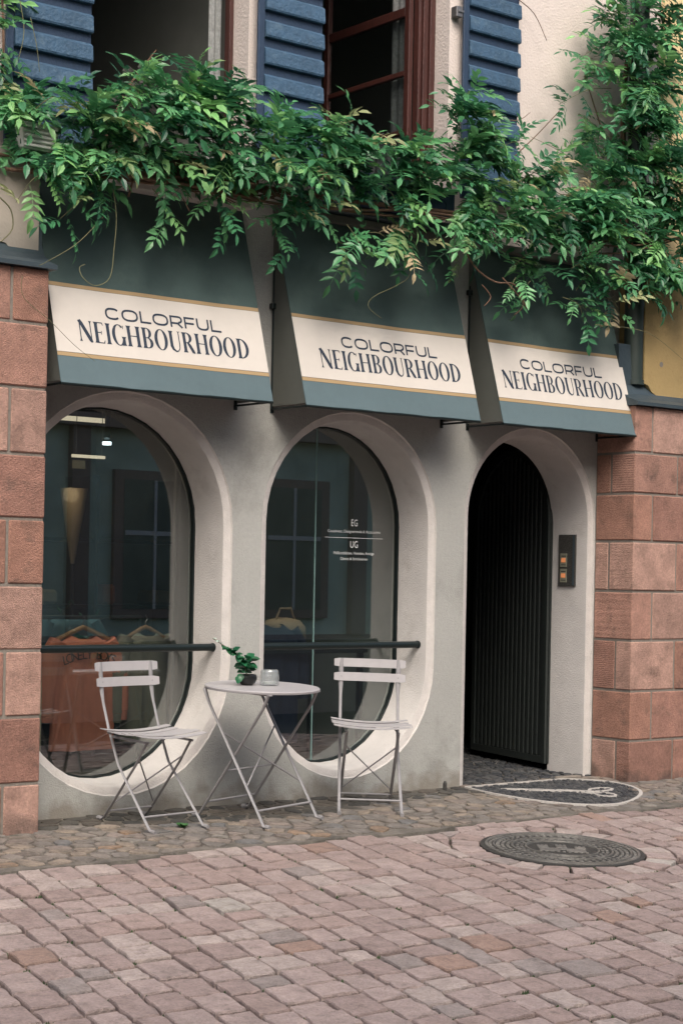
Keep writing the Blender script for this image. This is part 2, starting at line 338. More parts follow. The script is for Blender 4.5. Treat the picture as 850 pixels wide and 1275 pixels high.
# columns of stones run away from the wall; each column is a strip of varying width
def edge_wob(i, t): return .012*math.sin(i*1.7 + t*2.1) + .007*math.sin(i*3.3+t*5.7)
cols_x = []
while x < 5.2: cols_x.append(x); x += cw*Rp.uniform(.86, 1.16)
def strip_edge(x): return -1.06 + .035*math.sin(x*3.1) + .03*math.sin(x*7.3+1)
for ci in range(len(cols_x)-1):
    t = (-.95-strip_edge(cols_x[ci]-.02))/A_.y + Rp.uniform(.005, .03)
    gap = .0058
    def P(ci_, tt, side):
        bx = cols_x[ci_] + side*gap + edge_wob(ci_, tt)
        return Vector((bx - A_.x*tt, -.95 - A_.y*tt))
    first = True
    while t < 4.6:
        ln = Rp.choice((.155, .175, .185, .195, .205, .23, .14)) * Rp.uniform(.93, 1.07)
        s0, s1 = Rp.uniform(-.006, .012), Rp.uniform(-.006, .012)
        a0, b0 = P(ci, t+.009, 1), P(ci+1, t+.009+s0, -1); a1, b1 = P(ci, t+ln-.009+s0*.3, 1), P(ci+1, t+ln-.009, -1)
        c = (a0+b0+a1+b1)/4
        pav.append([a0, b0, b1, a1])
        t += ln
keep = []
for q in pav:
    c = sum(q, Vector((0, 0)))/4; d = (c-Vector(MH)).length
    if d < .52: continue
    out = []
    for p in q:
        v = p-Vector(MH)
        if v.length < .572: p = Vector(MH)+v.normalized()*.572
        out.append(p)
    keep.append(out)
nring = 22
for k in range(nring):
    a0, a1 = 2*math.pi*(k+.04)/nring, 2*math.pi*(k+.96)/nring
    r0, r1 = MHR+.018, .562+Rp.uniform(-.006, .004)
    keep.append([Vector((MH[0]+r*math.cos(t_), MH[1]+r*math.sin(t_))) for r, t_ in ((r0, a0), (r1, a0), (r1, a1), (r0, a1))])
def pxarea(q):
    P_ = [px_of((p.x, p.y, ground(p.y))) for p in q]
    if any(p is None for p in P_): return 0
    cx0 = sum(p[0] for p in P_)/len(P_); cy0 = sum(p[1] for p in P_)/len(P_)
    if not (-25 < cx0 < 875 and 500 < cy0 < 1295): return 0
    return abs(sum(P_[i][0]*P_[(i+1) % len(P_)][1]-P_[(i+1) % len(P_)][0]*P_[i][1] for i in range(len(P_))))/2
def ccw(q):
    s = sum(q[i].x*q[(i+1) % len(q)].y - q[(i+1) % len(q)].x*q[i].y for i in range(len(q))); return q if s > 0 else q[::-1]
keep = [ccw(q) for q in keep]
keep.sort(key=lambda q: -pxarea(q))
rest = MB()
for k, q in enumerate(keep):
    rnd = Rp.random()
    if k < 300 and pxarea(q) > 20: paver_mesh(q, 0, rnd, k).build('paving_stone', MT['paver'], street)
    else: paver_mesh(q, 0, rnd, k, rest)
tag(rest.build('paving', MT['paver'], street), kind='stuff')

mo = MB(); Rm = random.Random(31)
for q in keep[:330]:
    for v in q:
        if Rm.random() < .20:
            for k in range(Rm.randint(2, 6)):
                px_, py_ = v.x+Rm.uniform(-.02, .02), v.y+Rm.uniform(-.012, .012); r_ = Rm.uniform(.003, .008); a0 = Rm.uniform(0, 6); zz = ground(py_)-.012
                P4 = [(px_+r_*math.cos(a0+t_), py_+r_*math.sin(a0+t_), zz) for t_ in (0, 1.4, 2.9, 4.5)]; mo.cur = Rm.random()
                mo.add(P4+[(px_, py_, zz+Rm.uniform(.008, .014))], [(0,1,4),(1,2,4),(2,3,4),(3,0,4)])
tag(mo.build('joint_moss', MT['moss'], street), kind='stuff')
# pavement strip: irregular cobbles set in mortar along the wall, and on into the passage
pv = MB()
xs_ = [-7 + i*.25 for i in range(49)]
pv.grid([[(x, 3.3, .005) for x in xs_], [(x, .0, -.005) for x in xs_], [(x, -.5, ground(-.5)-.0005) for x in xs_], [(x, strip_edge(x)-.0, ground(-1.05)-.001) for x in xs_], [(x, strip_edge(x)-.012, ground(-1.05)-.05) for x in xs_]])
pavement = tag(pv.build('pavement', MT['grout']), kind='structure')
def voronoi(x0, x1, y0, y1, sx, sy, rg, jit=.42):
    nx, ny = int((x1-x0)/sx)+1, int((y1-y0)/sy)+1; G = {}
    for i in range(-1, nx+1):
        for j in range(-1, ny+1):
            G[i, j] = Vector((x0+(i+.5+(.5 if j % 2 else 0)+rg.uniform(-jit, jit)*.9)*sx, y0+(j+.5+rg.uniform(-jit, jit))*sy))
    out = []
    for i in range(nx):
        for j in range(ny):
            s = G[i, j]; poly = [s+Vector(d) for d in ((-2*sx, -2*sy), (2*sx, -2*sy), (2*sx, 2*sy), (-2*sx, 2*sy))]
            for di in (-2, -1, 0, 1, 2):
                for dj in (-2, -1, 0, 1, 2):
                    o = G.get((i+di, j+dj))
                    if o is None or (di == 0 and dj == 0): continue
                    m = (s+o)/2; nn = (o-s); new = []
                    for k in range(len(poly)):
                        p, q = poly[k], poly[(k+1) % len(poly)]; dp, dq = (p-m).dot(nn), (q-m).dot(nn)
                        if dp <= 0: new.append(p)
                        if dp*dq < 0: new.append(p+(q-p)*(dp/(dp-dq)))
                    poly = new
                    if len(poly) < 3: break
                if len(poly) < 3: break
            if len(poly) >= 3: out.append((s, poly))
    return out
def stone_from_poly(poly, shrink, h, mb, rg, zf, bev=.006):
    c = sum(poly, Vector((0, 0)))/len(poly); pts = []
    for k in range(len(poly)):
        p, q = poly[k], poly[(k+1) % len(poly)]
        if (q-p).length < .008: continue
        pts.append(p.lerp(q, .2)); pts.append(p.lerp(q, .8))
    if len(pts) < 3: return
    n = len(pts)
    def sh(p, d): v = p-c; L = max(v.length, 1e-4); return c+v*max(.3, (L-d)/L)
    o = [sh(p, shrink) for p in pts]; t = [sh(p, shrink+bev) for p in pts]; dz = rg.uniform(-.003, .003)+h
    vs = [(p.x, p.y, zf(p)+dz) for p in t]+[(p.x, p.y, zf(p)-.02) for p in o]+[(c.x, c.y, zf(c)+dz+.003)]
    mb.add(vs, [(i, n+i, n+(i+1) % n, (i+1) % n)[::1] for i in range(n)]+[(i, (i+1) % n, 2*n) for i in range(n)])
# outline of the dark pebble inlay in front of the door
MAT_O = [(.90,-.10),(1.20,-.095),(1.50,-.092),(1.75,-.092),(1.80,-.13),(1.90,-.22),(1.945,-.33),(1.93,-.47),(1.86,-.61),(1.76,-.72),(1.62,-.82),(1.46,-.90),(1.31,-.94),(1.17,-.91),(1.05,-.83),(.965,-.70),(.915,-.55),(.89,-.40),(.885,-.25)]
def inpoly(p, poly):
    c = False; j = len(poly)-1
    for i in range(len(poly)):
        xi, yi = poly[i]; xj, yj = poly[j]
        if (yi > p.y) != (yj > p.y) and p.x < (xj-xi)*(p.y-yi)/(yj-yi)+xi: c = not c
        j = i
    return c
Rc = random.Random(5)
cells = [(s, p) for s, p in voronoi(-4.2, 3.6, -1.03, -.02, .125, .092, Rc) if not inpoly(s, MAT_O) and s.y > strip_edge(s.x)+.03]
cells = [(s, [Vector((v.x, max(v.y, strip_edge(v.x)-.01))) for v in p]) for s, p in cells]
cells.sort(key=lambda c: -pxarea(c[1]))
crest = MB(); dampshade = MB()
for k, (s, p) in enumerate(cells):
    p = ccw(p); r_ = Rc.random()
    nearwall = s.y > -.46
    h = .002 if nearwall else .006
    if k < 290 and pxarea(p) > 60 and not nearwall:
        m = MB(); m.cur = r_; stone_from_poly(p, .0045, h, m, Rc, lambda q: ground(q.y)); m.build('cobblestone', MT['cobble'], pavement)
    else:
        cm = dampshade if (s.y > -.36+.10*math.sin(s.x*2.3) and s.x < .9) else crest; cm.cur = r_; stone_from_poly(p, .006, h, cm, Rc, lambda q: ground(q.y))  # band by the wall gets the damp stone with painted-in shade
tag(crest.build('cobbles', MT['cobble'], pavement), kind='stuff'); tag(dampshade.build('damp_shade_cobbles', MT['dampshadecobble'], pavement), kind='stuff')
ps = MB()
for s, p in voronoi(.98, 3.4, .0, 3.2, .075, .06, Rc):
    ps.cur = Rc.random(); stone_from_poly(ccw(p), .005, .006, ps, Rc, lambda q: 0.0)
tag(ps.build('passage_cobbles', MT['darkcob'], pavement), kind='stuff')

# inlay: dark pebbles, white border and scissors
inlay = thing('pebble_mosaic', 'dark pebble mosaic with white outline and scissors set in the pavement before the doorway', 'mosaic', (1.4, -.5, ground(-.5)))
b = MB(); nO = len(MAT_O); b.add([(x, y, ground(y)+.003) for x, y in MAT_O], [tuple(range(nO))[::-1]])
o = b.build('mosaic_bed', MT['darkcob'], inlay)
db = MB()
for s, p in voronoi(.86, 1.97, -.97, -.07, .042, .03, Rc):
    if inpoly(s, MAT_O): db.cur = Rc.random(); stone_from_poly(ccw(p), .003, .008, db, Rc, lambda q: ground(q.y), .003)
tag(db.build('pebbles', MT['darkcob'], inlay), kind='stuff')
def flatribbon(pts, wd, h=.0125, n=None):
    mb = MB(); L_ = [Vector(p) for p in pts]; lft = []; rt_ = []
    for i, p in enumerate(L_):
        t = (L_[min(i+1, len(L_)-1)]-L_[max(i-1, 0)]).normalized(); q = Vector((-t.y, t.x))*(wd[i] if isinstance(wd, list) else wd)/2
        lft.append(p+q); rt_.append(p-q)
    rows = [[(v.x, v.y, ground(v.y)+hh) for v in s_] for s_, hh in ((lft, .0), (lft, h), (rt_, h), (rt_, .0))]
    return mb.grid(rows)
def cat(pts, n=5, closed=False):
    P_ = [Vector(p) for p in pts]; out = []; m = len(P_)
    for i in range(m if closed else m-1):
        p0, p1, p2, p3 = (P_[(i-1) % m] if closed or i > 0 else P_[i]), P_[i], P_[(i+1) % m], (P_[(i+2) % m] if closed or i+2 < m else P_[min(i+1, m-1)])
        for k in range(n):
            t = k/n; out.append(.5*((2*p1)+(p2-p0)*t+(2*p0-5*p1+4*p2-p3)*t*t+(3*p1-p0-3*p2+p3)*t**3))
    out.append(P_[0] if closed else P_[-1]); return out
ol = [Vector(p) for p in MAT_O]
flatribbon([ol[0], ol[1], ol[2], ol[3]], .013).build('white_border', MT['whitecob'], inlay)
flatribbon(cat(ol[3:]+[ol[0]], 4), [.012]*4+[.021]*53+[.014]*8).build('white_border', MT['whitecob'], inlay)
flatribbon([(1.06,-.24),(1.2,-.33),(1.41,-.46),(1.53,-.535)], [.008,.035,.04,.02]).build('scissor_blade', MT['whitecob'], inlay)
flatribbon([(1.10,-.285),(1.25,-.38),(1.44,-.50),(1.55,-.55)], [.008,.022,.025,.02]).build('scissor_blade', MT['whitecob'], inlay)
flatribbon(cat([(1.53,-.53),(1.58,-.475),(1.68,-.46),(1.73,-.50),(1.69,-.545),(1.60,-.555)], 5, True), .018).build('scissor_handle', MT['whitecob'], inlay)
flatribbon(cat([(1.45,-.53),(1.47,-.60),(1.45,-.68),(1.50,-.73),(1.56,-.70),(1.57,-.62),(1.52,-.56)], 5, True), .018).build('scissor_handle', MT['whitecob'], inlay)

# manhole cover
mz = ground(MH[1])-.004
mh = thing('manhole_cover', 'round cast iron manhole cover with relief rings and a castle emblem among the pavers', 'manhole cover', (MH[0], MH[1], mz))
mh.rotation_euler = (math.atan(.06), 0, 0)
b = MB(); b.lathe([(0,-.05),(MHR+.012,-.05),(MHR+.012,.006),(MHR-.012,.008),(MHR-.02,.001),(0,.001)], 64); o = b.build('frame_ring', MT['irondark'], mh, local=True); autosmooth(o)
def ringm(r0, r1, z0, z1): return MB().lathe([(r0, z0), (r0+.002, z1), (r1-.002, z1), (r1, z0)], 64)
cv = MB(); cv.lathe([(0,.004),(.385,.004),(.385,-.01)], 64); cv.build('cover_plate', MT['irondark'], mh, local=True)
for r0, r1 in ((.372,.385),(.338,.346),(.245,.255),(.178,.186)): autosmooth(ringm(r0-.002, r1+.002, .003, .0125).build('relief_ring', MT['iron'], mh, local=True))
st = MB(); rg = random.Random(3)
for (r_, n_, sx_, sy_) in ((.36,60,.007,.011),(.322,52,.008,.012),(.298,46,.010,.010),(.272,42,.008,.011),(.224,30,.010,.010),(.203,26,.008,.010)):
    for k in range(n_):
        an = 2*math.pi*k/n_ + (.05 if int(r_*1000) % 2 else 0); c_, s_ = math.cos(an), math.sin(an); q = MB().box(-sy_/1.3, sy_/1.3, -sx_, sx_, .003, .0095+rg.uniform(-.001,.001), .002)
        st.add([(c_*(r_+x)-s_*y, s_*(r_+x)+c_*y, z) for x, y, z in q.v], q.f)
tag(st.build('relief_studs', MT['iron'], mh, local=True), kind='stuff')
em = MB()   # castle emblem: wall, gate and three towers (seen upright from the street)
er = rad(-38); 
def eb(x0, x1, y0, y1, z1=.011):
    q = MB().box(x0*.9, x1*.9, y0*.9, y1*.9, .003, z1-.002, .0015); em.add([(x*math.cos(er)-y*math.sin(er), x*math.sin(er)+y*math.cos(er), z) for x, y, z in q.v], q.f)
eb(-.13,-.018,-.07,.01,.0095); eb(.018,.13,-.07,.01,.0095); eb(-.0175,.0175,-.025,.01,.0095)
for tx in (-.105, 0, .105):
    eb(tx-.03, tx+.03, .0105, .06 if tx else .08, .0115)
    for k in (-1, 0, 1): eb(tx+k*.023-.007, tx+k*.023+.007, .0603 if tx else .0803, .073 if tx else .093, .0125)
for k in range(9): eb(-.128+k*.032-.008, -.128+k*.032+.008, -.092, -.0702, .010)
em.build('castle_emblem', MT['iron'], mh, local=True)
# small iron stop, weeds and a broken bit of stone at the foot of the wall
b = MB().tube([(.735,-.10,-.01),(.735,-.10,.035),(.735,-.10,.05)], [.012,.012,.006], 8)
tag(b.build('door_stop', MT['irondark']), 'short rusty iron stub sticking up at the foot of the wall left of the door', 'iron stub')

# ------------------------------------------------------------ openings
def stadium(cx, z0, z1, r, n=20, ins=0):
    out = []; r2 = r-ins; ct, cb = z1-r, z0+r
    for k in range(n+1): an = math.pi*k/n; out.append((cx+r2*math.cos(an), ct+r2*math.sin(an)))
    for k in range(n+1): an = math.pi+math.pi*k/n; out.append((cx+r2*math.cos(an), cb+r2*math.sin(an)))
    return out                                          # counter-clockwise seen from the street
def arch(cx, z0, z1, r, n=28, ins=0):
    out = [(cx+(r-ins), z0)]; ct = z1-r
    for k in range(n+1): an = math.pi*k/n; out.append((cx+(r-ins)*math.cos(an), ct+(r-ins)*math.sin(an)))
    out.append((cx-(r-ins), z0)); return out
WIN = [dict(cx=-1.444, z0=.085, z1=2.2, r=.68, door=False), dict(cx=.074, z0=.092, z1=2.197, r=.643, door=False), dict(cx=1.511, z0=-.012, z1=2.2, r=.568, door=True)]
def outline(o, ins=0): return (arch if o['door'] else stadium)(o['cx'], o['z0'], o['z1'], o['r'], ins=ins)
house = thing('townhouse', 'old townhouse with grey plaster shop front, oval windows, pinkish upper wall and red stone piers', 'building', (0, 0, 0))
Z_TOP, Z0 = 2.95, -.07
cells_x = [(-2.2, -.667), (-.667, .83), (.83, 2.09)]
def sheet(ins, y, flip, name, mat):
    mb = MB()
    for o, (xa, xb) in zip(WIN, cells_x):
        ol_ = outline(o, ins); zb = o['z0'] if o['door'] else Z0
        cc = (o['cx'], (o['z0']+o['z1'])/2) if not o['door'] else (o['cx'], o['z0'])
        def hit(p):
            dx, dz = p[0]-cc[0], p[1]-cc[1]; t = 1e9
            if dx > 1e-9: t = min(t, (xb-cc[0])/dx)
            if dx < -1e-9: t = min(t, (xa-cc[0])/dx)
            if dz > 1e-9: t = min(t, (Z_TOP-cc[1])/dz)
            if dz < -1e-9: t = min(t, (zb-cc[1])/dz)
            return (cc[0]+dx*t, cc[1]+dz*t)
        hp = [hit(p) for p in ol_]; n = len(ol_)
        vs = [(p[0], y, p[1]) for p in ol_] + [(p[0], y, p[1]) for p in hp]; fs = []
        for k in range(n if not o['door'] else n-1):
            j = (k+1) % n; A, B = hp[k], hp[j]; f = [k, n+k]
            if abs(A[0]-B[0]) > 1e-6 and abs(A[1]-B[1]) > 1e-6:      # passes a corner
                cxn = xb if max(A[0], B[0]) > xb-1e-6 else xa; czn = Z_TOP if max(A[1], B[1]) > Z_TOP-1e-6 else zb
                vs.append((cxn, y, czn)); f.append(len(vs)-1)
            f += [n+j, j]; fs.append(tuple(f[::-1] if flip else f))
        mb.add(vs, fs)
    return mb
fm = sheet(0, 0, False, '', None)
fm.add([(-3.6,0,Z0),(-2.2,0,Z0),(-2.2,0,Z_TOP),(-3.6,0,Z_TOP)], [(0,1,2,3)])
fm.add([(2.09,0,Z0),(3.6,0,Z0),(3.6,0,Z_TOP),(2.09,0,Z_TOP)], [(0,1,2,3)])
fm.add([(-3.6,0,Z_TOP),(3.6,0,Z_TOP),(3.6,0,3.3),(-3.6,0,3.3)], [(0,1,2,3)])
fm.build('plaster_wall', MT['plaster'], house)
sheet(.07, .32, True, '', None).build('inner_wall', MT['shopwall'], house)
def ringband(o, steps):
    rows = [[(p[0], y, p[1]) for p in outline(o, ins)] for ins, y in steps]; return MB().grid(rows, closed=not o['door'])
for o in WIN:
    b = ringband(o, [(0, 0), (.006, .010), (.012, .012), (.040, .017), (.046, .022)]); x_ = b.build('pale_surround', MT['border'], house); autosmooth(x_, 35)
    b = ringband(o, [(.046, .022), (.052, .05), (.070, .30), (.070, .32)]); x_ = b.build('window_reveal' if not o['door'] else 'door_reveal', MT['reveal'], house); autosmooth(x_, 30)
# upper wall with the two windows
UW = [(-1.72, -.72, 3.29, 5.4), (-.255, .745, 3.36, 5.5)]
b = MB(); ZT = 6.2
def wq(x0, x1, z0, z1, y=0): b.add([(x0,y,z0),(x1,y,z0),(x1,y,z1),(x0,y,z1)], [(0,1,2,3)])
wq(-3.6,-1.72,3.3,ZT); wq(-1.72,-.72,5.4,ZT); wq(-.72,-.255,3.3,ZT); wq(-.255,.745,5.5,ZT); wq(-.255,.745,3.3,3.36); wq(.745,2.62,3.3,ZT)
for x0, x1, z0, z1 in UW:
    d = .19; z0b = max(z0, 3.3)
    b.add([(x1,0,z0b),(x1,d,z0b),(x1,d,z1),(x1,0,z1)], [(0,1,2,3)]); b.add([(x0,0,z0b),(x0,d,z0b),(x0,d,z1),(x0,0,z1)], [(3,2,1,0)])
    b.add([(x0,0,z1),(x1,0,z1),(x1,d,z1),(x0,d,z1)], [(0,1,2,3)]); b.add([(x0,0,z0b),(x1,0,z0b),(x1,d,z0b),(x0,d,z0b)], [(3,2,1,0)])
b.build('upper_wall', MT['pink'], house)
# rooms
def room(x0, x1, y0, y1, z0, z1, mat, name, floor=None):
    m = MB(); m.add([(x0,y0,z0),(x1,y0,z0),(x1,y1,z0),(x0,y1,z0),(x0,y0,z1),(x1,y0,z1),(x1,y1,z1),(x0,y1,z1)], [(4,7,6,5),(2,3,7,6),(1,2,6,5),(3,0,4,7)] + ([(0,1,2,3)] if not floor else []))
    m.build(name, mat, house)
    if floor: MB().add([(x0,y0,z0),(x1,y0,z0),(x1,y1,z0),(x0,y1,z0)], [(0,1,2,3)]).build('room_floor', floor, house)
room(-4.2, .86, .322, 4.2, -.05, 2.45, MT['shopwall'], 'shop_room', MT['shopfloor'])
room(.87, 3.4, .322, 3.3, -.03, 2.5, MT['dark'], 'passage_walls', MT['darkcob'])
room(-2.6, -.5, .19, 3.2, 3.3, 5.6, MT['darkwarm'], 'upper_room')
room(-.45, 1.6, .19, 3.2, 3.3, 5.7, MT['darkwarm'], 'upper_room')
# front returns of the rooms upstairs beside the window openings
b = MB()
for xa, xb in ((-2.6,-1.72),(-.72,-.5),(-.45,-.255),(.745,1.6)): b.add([(xa,.192,3.3),(xb,.192,3.3),(xb,.192,5.6),(xa,.192,5.6)], [(3,2,1,0)])
b.build('inner_wall', MT['darkwarm'], house)
# closing the back and top so no sky leaks in
MB().box(-4.4, 4.2, 4.3, 4.5, -.1, 6.3).build('back_wall', MT['dark'], house)
MB().box(-4.4, 4.2, .0, 4.5, 6.2, 6.35).build('roof_slab', MT['dark'], house)
MB().box(-4.5, -4.4, 0.0, 4.5, -.1, 6.3).build('side_wall', MT['dark'], house)
MB().box(4.2, 4.3, 0.0, 4.5, -.1, 6.3).build('side_wall', MT['dark'], house)
MB().box(-4.4, -3.6, .0, .2, -.1, 6.2).build('side_wall', MT['pink'], house)
MB().box(3.6, 4.2, .0, .2, -.1, 6.2).build('side_wall', MT['ochre'], house)

# shop windows (glass set back 28 cm)
for wi, o in enumerate(WIN[:2]):
    win = part('oval_window', (o['cx'], .28, .09), house)
    rows = [[(p[0], y, p[1]) for p in outline(o, ins)] for ins, y in ((.064,.262),(.078,.262),(.078,.29),(.070,.30))]
    x_ = MB().grid(rows, True).build('metal_frame', MT['blackmetal'], win); autosmooth(x_)
    x_ = MB().grid([[(p[0], y, p[1]) for p in outline(o, ins)] for ins, y in ((.0635,.2605),(.068,.260),(.068,.262))], True).build('sealing_strip', MT['border'], win)
    pol = outline(o, .076)
    if wi == 0: MB().prism(pol, .280, .286).build('glass_pane', MT['pane'], win)
    else:
        xs = .023
        lf = [p for p in pol if p[0] < xs-.002]; rt2 = [p for p in pol if p[0] > xs+.002]
        zt = o['z1']-o['r']+math.sqrt((o['r']-.076)**2-(xs-o['cx'])**2); zb2 = o['z0']+o['r']-math.sqrt((o['r']-.076)**2-(xs-o['cx'])**2)
        MB().prism([(xs-.002, zt)]+lf+[(xs-.002, zb2)], .280, .286).build('glass_pane', MT['pane'], win)
        up_ = [p for p in rt2 if p[1] > 1]; dn_ = [p for p in rt2 if p[1] <= 1]
        MB().prism([(xs+.002, zb2)]+dn_+up_+[(xs+.002, zt)], .280, .286).build('glass_pane', MT['pane'], win)
        MB().box(xs-.0025, xs+.0025, .2785, .2875, zb2, zt).build('glass_joint', M('pale_glass_edge', s2l((120,150,146)), .4), win)
# dark post inside the first window
MB().box(-.88, -.80, .34, .42, -.04, 2.4, .004).build('window_post', MT['blackmetal'], house)
MB().box(-.915, -.905, .34, .36, -.04, 2.4).build('window_post', MT['bolt'], house)

# ------------------------------------------------------------ rails across the windows
for o, lab in ((WIN[0], 'black round rail across the left oval window, above the first chair'), (WIN[1], 'black round rail across the middle oval window, above the second chair')):
    xa, xb = o['cx']-o['r']+.05, o['cx']+o['r']-.05
    t = thing('handrail', lab, 'handrail', (o['cx'], .085, .853), 'rails across the oval windows')
    x_ = MB().tube([(xa, .085, .853), (xb, .085, .853)], .0205, 20).build('rail_bar', MT['blackmetal'], t); autosmooth(x_)
    for xe in (xa+.001, xb-.012):
        x_ = MB().tube([(xe, .085, .853), (xe+.011, .085, .853)], .0235, 20).build('end_flange', MT['blackmetal'], t); autosmooth(x_)

# ------------------------------------------------------------ doorway: gate and bell panel
dleft = 1.511-.498
gate = part('barred_gate', (1.995, .31, 0), house); gate.rotation_euler = (0, 0, rad(76-180+180))
GW, GR = 1.0, .50                                       # local: hinge at x=0, leaf runs along +x
def gz(x): return 1.63 + math.sqrt(max(0, GR**2-(x-GR)**2))
gpol = [(0, .05)]+[(GW, .05)]+[(GR+GR*math.cos(math.pi*k/20), 1.63+GR*math.sin(math.pi*k/20)) for k in range(21)]
MB().prism(gpol, -.006, .006).build('gate_panel', MT['gatedark'], gate, local=True)
rows = []
for ins, y in ((0,-.022),(.045,-.022),(.045,.022),(0,.022),(0,-.022)):
    rr2 = GR-ins; rows.append([(GR+rr2, y, .05+ins)]+[(GR+rr2*math.cos(math.pi*k/24), y, 1.63+rr2*math.sin(math.pi*k/24)) for k in range(25)]+[(GR-rr2, y, .05+ins)])
MB().grid(rows, True).build('gate_frame', MT['gate'], gate, local=True)
for k in range(16):
    xc = .072+k*(GW-.144)/15; MB().box(xc-.019, xc+.019, -.014, .014, .095, gz(xc)-.047, .005).build('gate_bar', MT['gate'], gate, local=True)
MB().box(.047, GW-.047, -.021, -.0175, .93, .96).build('cross_rail', MT['gate'], gate, local=True)
MB().box(.047, GW-.047, -.021, -.0175, .13, .17).build('cross_rail', MT['gate'], gate, local=True)
MB().tube([(GW-.06,-.024,1.0),(GW-.06,-.06,1.0),(GW-.16,-.06,1.0)], .009, 8).build('gate_handle', MT['bolt'], gate, local=True)
MB().box(-.012, .03, -.045, -.022, .30, .62, .004).build('hinge', MT['gatedark'], gate, local=True)
MB().box(-.012, .03, -.045, -.022, 1.28, 1.62, .004).build('hinge', MT['gatedark'], gate, local=True)
bell = thing('bell_panel', 'narrow black intercom panel with two orange lit buttons on the door reveal', 'intercom', (2.05, .17, 1.22))
ry = lambda y: 1.511+.568-(.052+(y-.05)*.072) - .001   # reveal surface x at depth y
def onrev(y0, y1, z0, z1, d0, d1, mat, name, ch=.0):
    vs = []
    for z in (z0, z1):
        for y in (y0, y1): vs += [(ry(y)-d0, y, z), (ry(y)-d1, y, z)]
    m = MB().add(vs, [(0,2,3,1),(4,5,7,6),(0,1,5,4),(2,6,7,3),(0,4,6,2),(1,3,7,5)]); return m.build(name, mat, bell)
onrev(.106, .245, 1.215, 1.55, -.004, .012, MT['irondark'], 'face_plate')
onrev(.112, .125, 1.220, 1.545, .0121, .0145, MT['slate'], 'side_trim')
for z in (1.24, 1.34):
    onrev(.172, .226, z, z+.088, .0122, .0150, MT['button'], 'button_plate')
    onrev(.182, .216, z+.03, z+.058, .0151, .0175, MT['orange'], 'lit_button')
    onrev(.180, .218, z+.068, z+.073, .0151, .0158, MT['black'], 'name_line')
    onrev(.180, .218, z+.012, z+.016, .0151, .0158, MT['black'], 'name_line')

# ------------------------------------------------------------ red sandstone piers
def pier_stone(p, x0, x1, y0, y1, z0, z1, seed):
    m = MB(); rg = random.Random(seed); m.cur = rg.random(); c = .006
    dy = rg.uniform(0, .005); m.box(x0, x1, y0-dy, y1, z0, z1, c)
    o = m.build('stone', MT['stone'], p); return o
lp = part('left_stone_pier', (-2.107, -.33, 0), house)
ZL = [2.71, 2.445, 2.133, 1.814, 1.503, 1.184, .869, .55, .227, -.07]; g = .0075
MB().box(-3.55, -2.112, -.3245, 0, -.08, 2.705).build('mortar_core', MT['mortar'], lp)
for k in range(9):
    z1, z0 = ZL[k]-g*(k > 0), ZL[k+1]+g
    xs = [-2.107, -2.303, -2.84, -3.55] if k % 2 == 0 else [-2.107, -2.62, -3.1, -3.55]
    for i in range(3): pier_stone(lp, xs[i+1]+g*(i < 2), xs[i]-g*(i > 0), -.33, -.01, z0, z1, 100+k*4+i)
rp = part('right_stone_pier', (2.08, -.33, 0), house)
ZR = [2.365, 2.069, 1.811, 1.508, 1.191, .88, .56, .246, -.07]
MB().box(2.0855, 3.6, -.3245, 0, -.08, 2.36).build('mortar_core', MT['mortar'], rp)
for k in range(8):
    z1, z0 = ZR[k]-g*(k > 0), ZR[k+1]+g
    if k % 2 == 0:
        pier_stone(rp, 2.08, 2.245+.012*k/2-g, -.33, -.004, z0, z1, 200+k*5); xs = [2.245+.012*k/2, 2.72, 3.2, 3.6]
    else:
        ry_ = (-.13, -.12, -.19, -.21)[k//2]
        pier_stone(rp, 2.08, 2.49-g, -.33, ry_-g, z0, z1, 200+k*5); pier_stone(rp, 2.08, 2.4, ry_+g, -.004, z0, z1, 201+k*5); xs = [2.49, 2.96, 3.3, 3.6]
    for i in range(3): pier_stone(rp, xs[i]+g, xs[i+1]-g*(i < 2), -.33, -.01, z0, z1, 202+k*5+i)
MB().box(1.75, 1.95, -.05, -.004, -.03, .012, .006).build('threshold_edge', MT['mortar'], house)

# sheet-metal caps over the piers, flared walls above, corner pipes
def flare(x0, x1, zb, name, p):                          # concave profile swept along x
    prof = [(-.365, zb), (-.365, zb+.022), (-.33, zb+.034), (-.28, zb+.052), (-.235, zb+.085), (-.205, zb+.14), (-.195, zb+.40), (0, zb+.40), (0, zb)]
    rows = [[(x, y, z) for y, z in prof] for x in (x0, x1)]
    m = MB().grid(rows, True); n = len(prof); m.add([(x0, y, z) for y, z in prof], [tuple(range(n))]); m.add([(x1, y, z) for y, z in prof], [tuple(range(n))[::-1]])
    o = m.build(name, MT['slate'], p); return o
flare(-3.55, -2.08, 2.712, 'metal_cap', lp); flare(2.06, 3.6, 2.367, 'metal_cap', rp)
nb = thing('neighbouring_house', 'ochre plastered neighbouring house wall behind the vine at the right edge', 'building', (2.3, -.2, 2.4))
pl = [(2.262, 2.525), (2.30, 2.515), (2.335, 2.475), (2.39, 2.45), (2.47, 2.437), (2.68, 2.425), (3.6, 2.41), (3.6, 3.3), (2.262, 3.3)]
MB().prism(pl, -.232, -.01).build('ochre_wall', MT['ochre'], nb)
MB().prism([(2.62,3.301),(3.6,3.301),(3.6,6.2),(2.62,6.2)], -.03, 0).build('pale_yellow_wall', MT['yellow'], nb)
MB().tube([(2.42, -.234, 2.66), (2.42, -.2345, 2.66)], .018, 7).build('chipped_plaster_spot', MT['mortar'], nb)
pl = [(-3.55, 2.86), (-2.33, 2.842), (-2.285, 2.835), (-2.255, 2.80), (-2.20, 2.778), (-2.108, 2.765), (-2.108, 3.3), (-3.55, 3.3)]
MB().prism(pl, -.222, -.002).build('beige_corner_wall', MT['beige'], house)
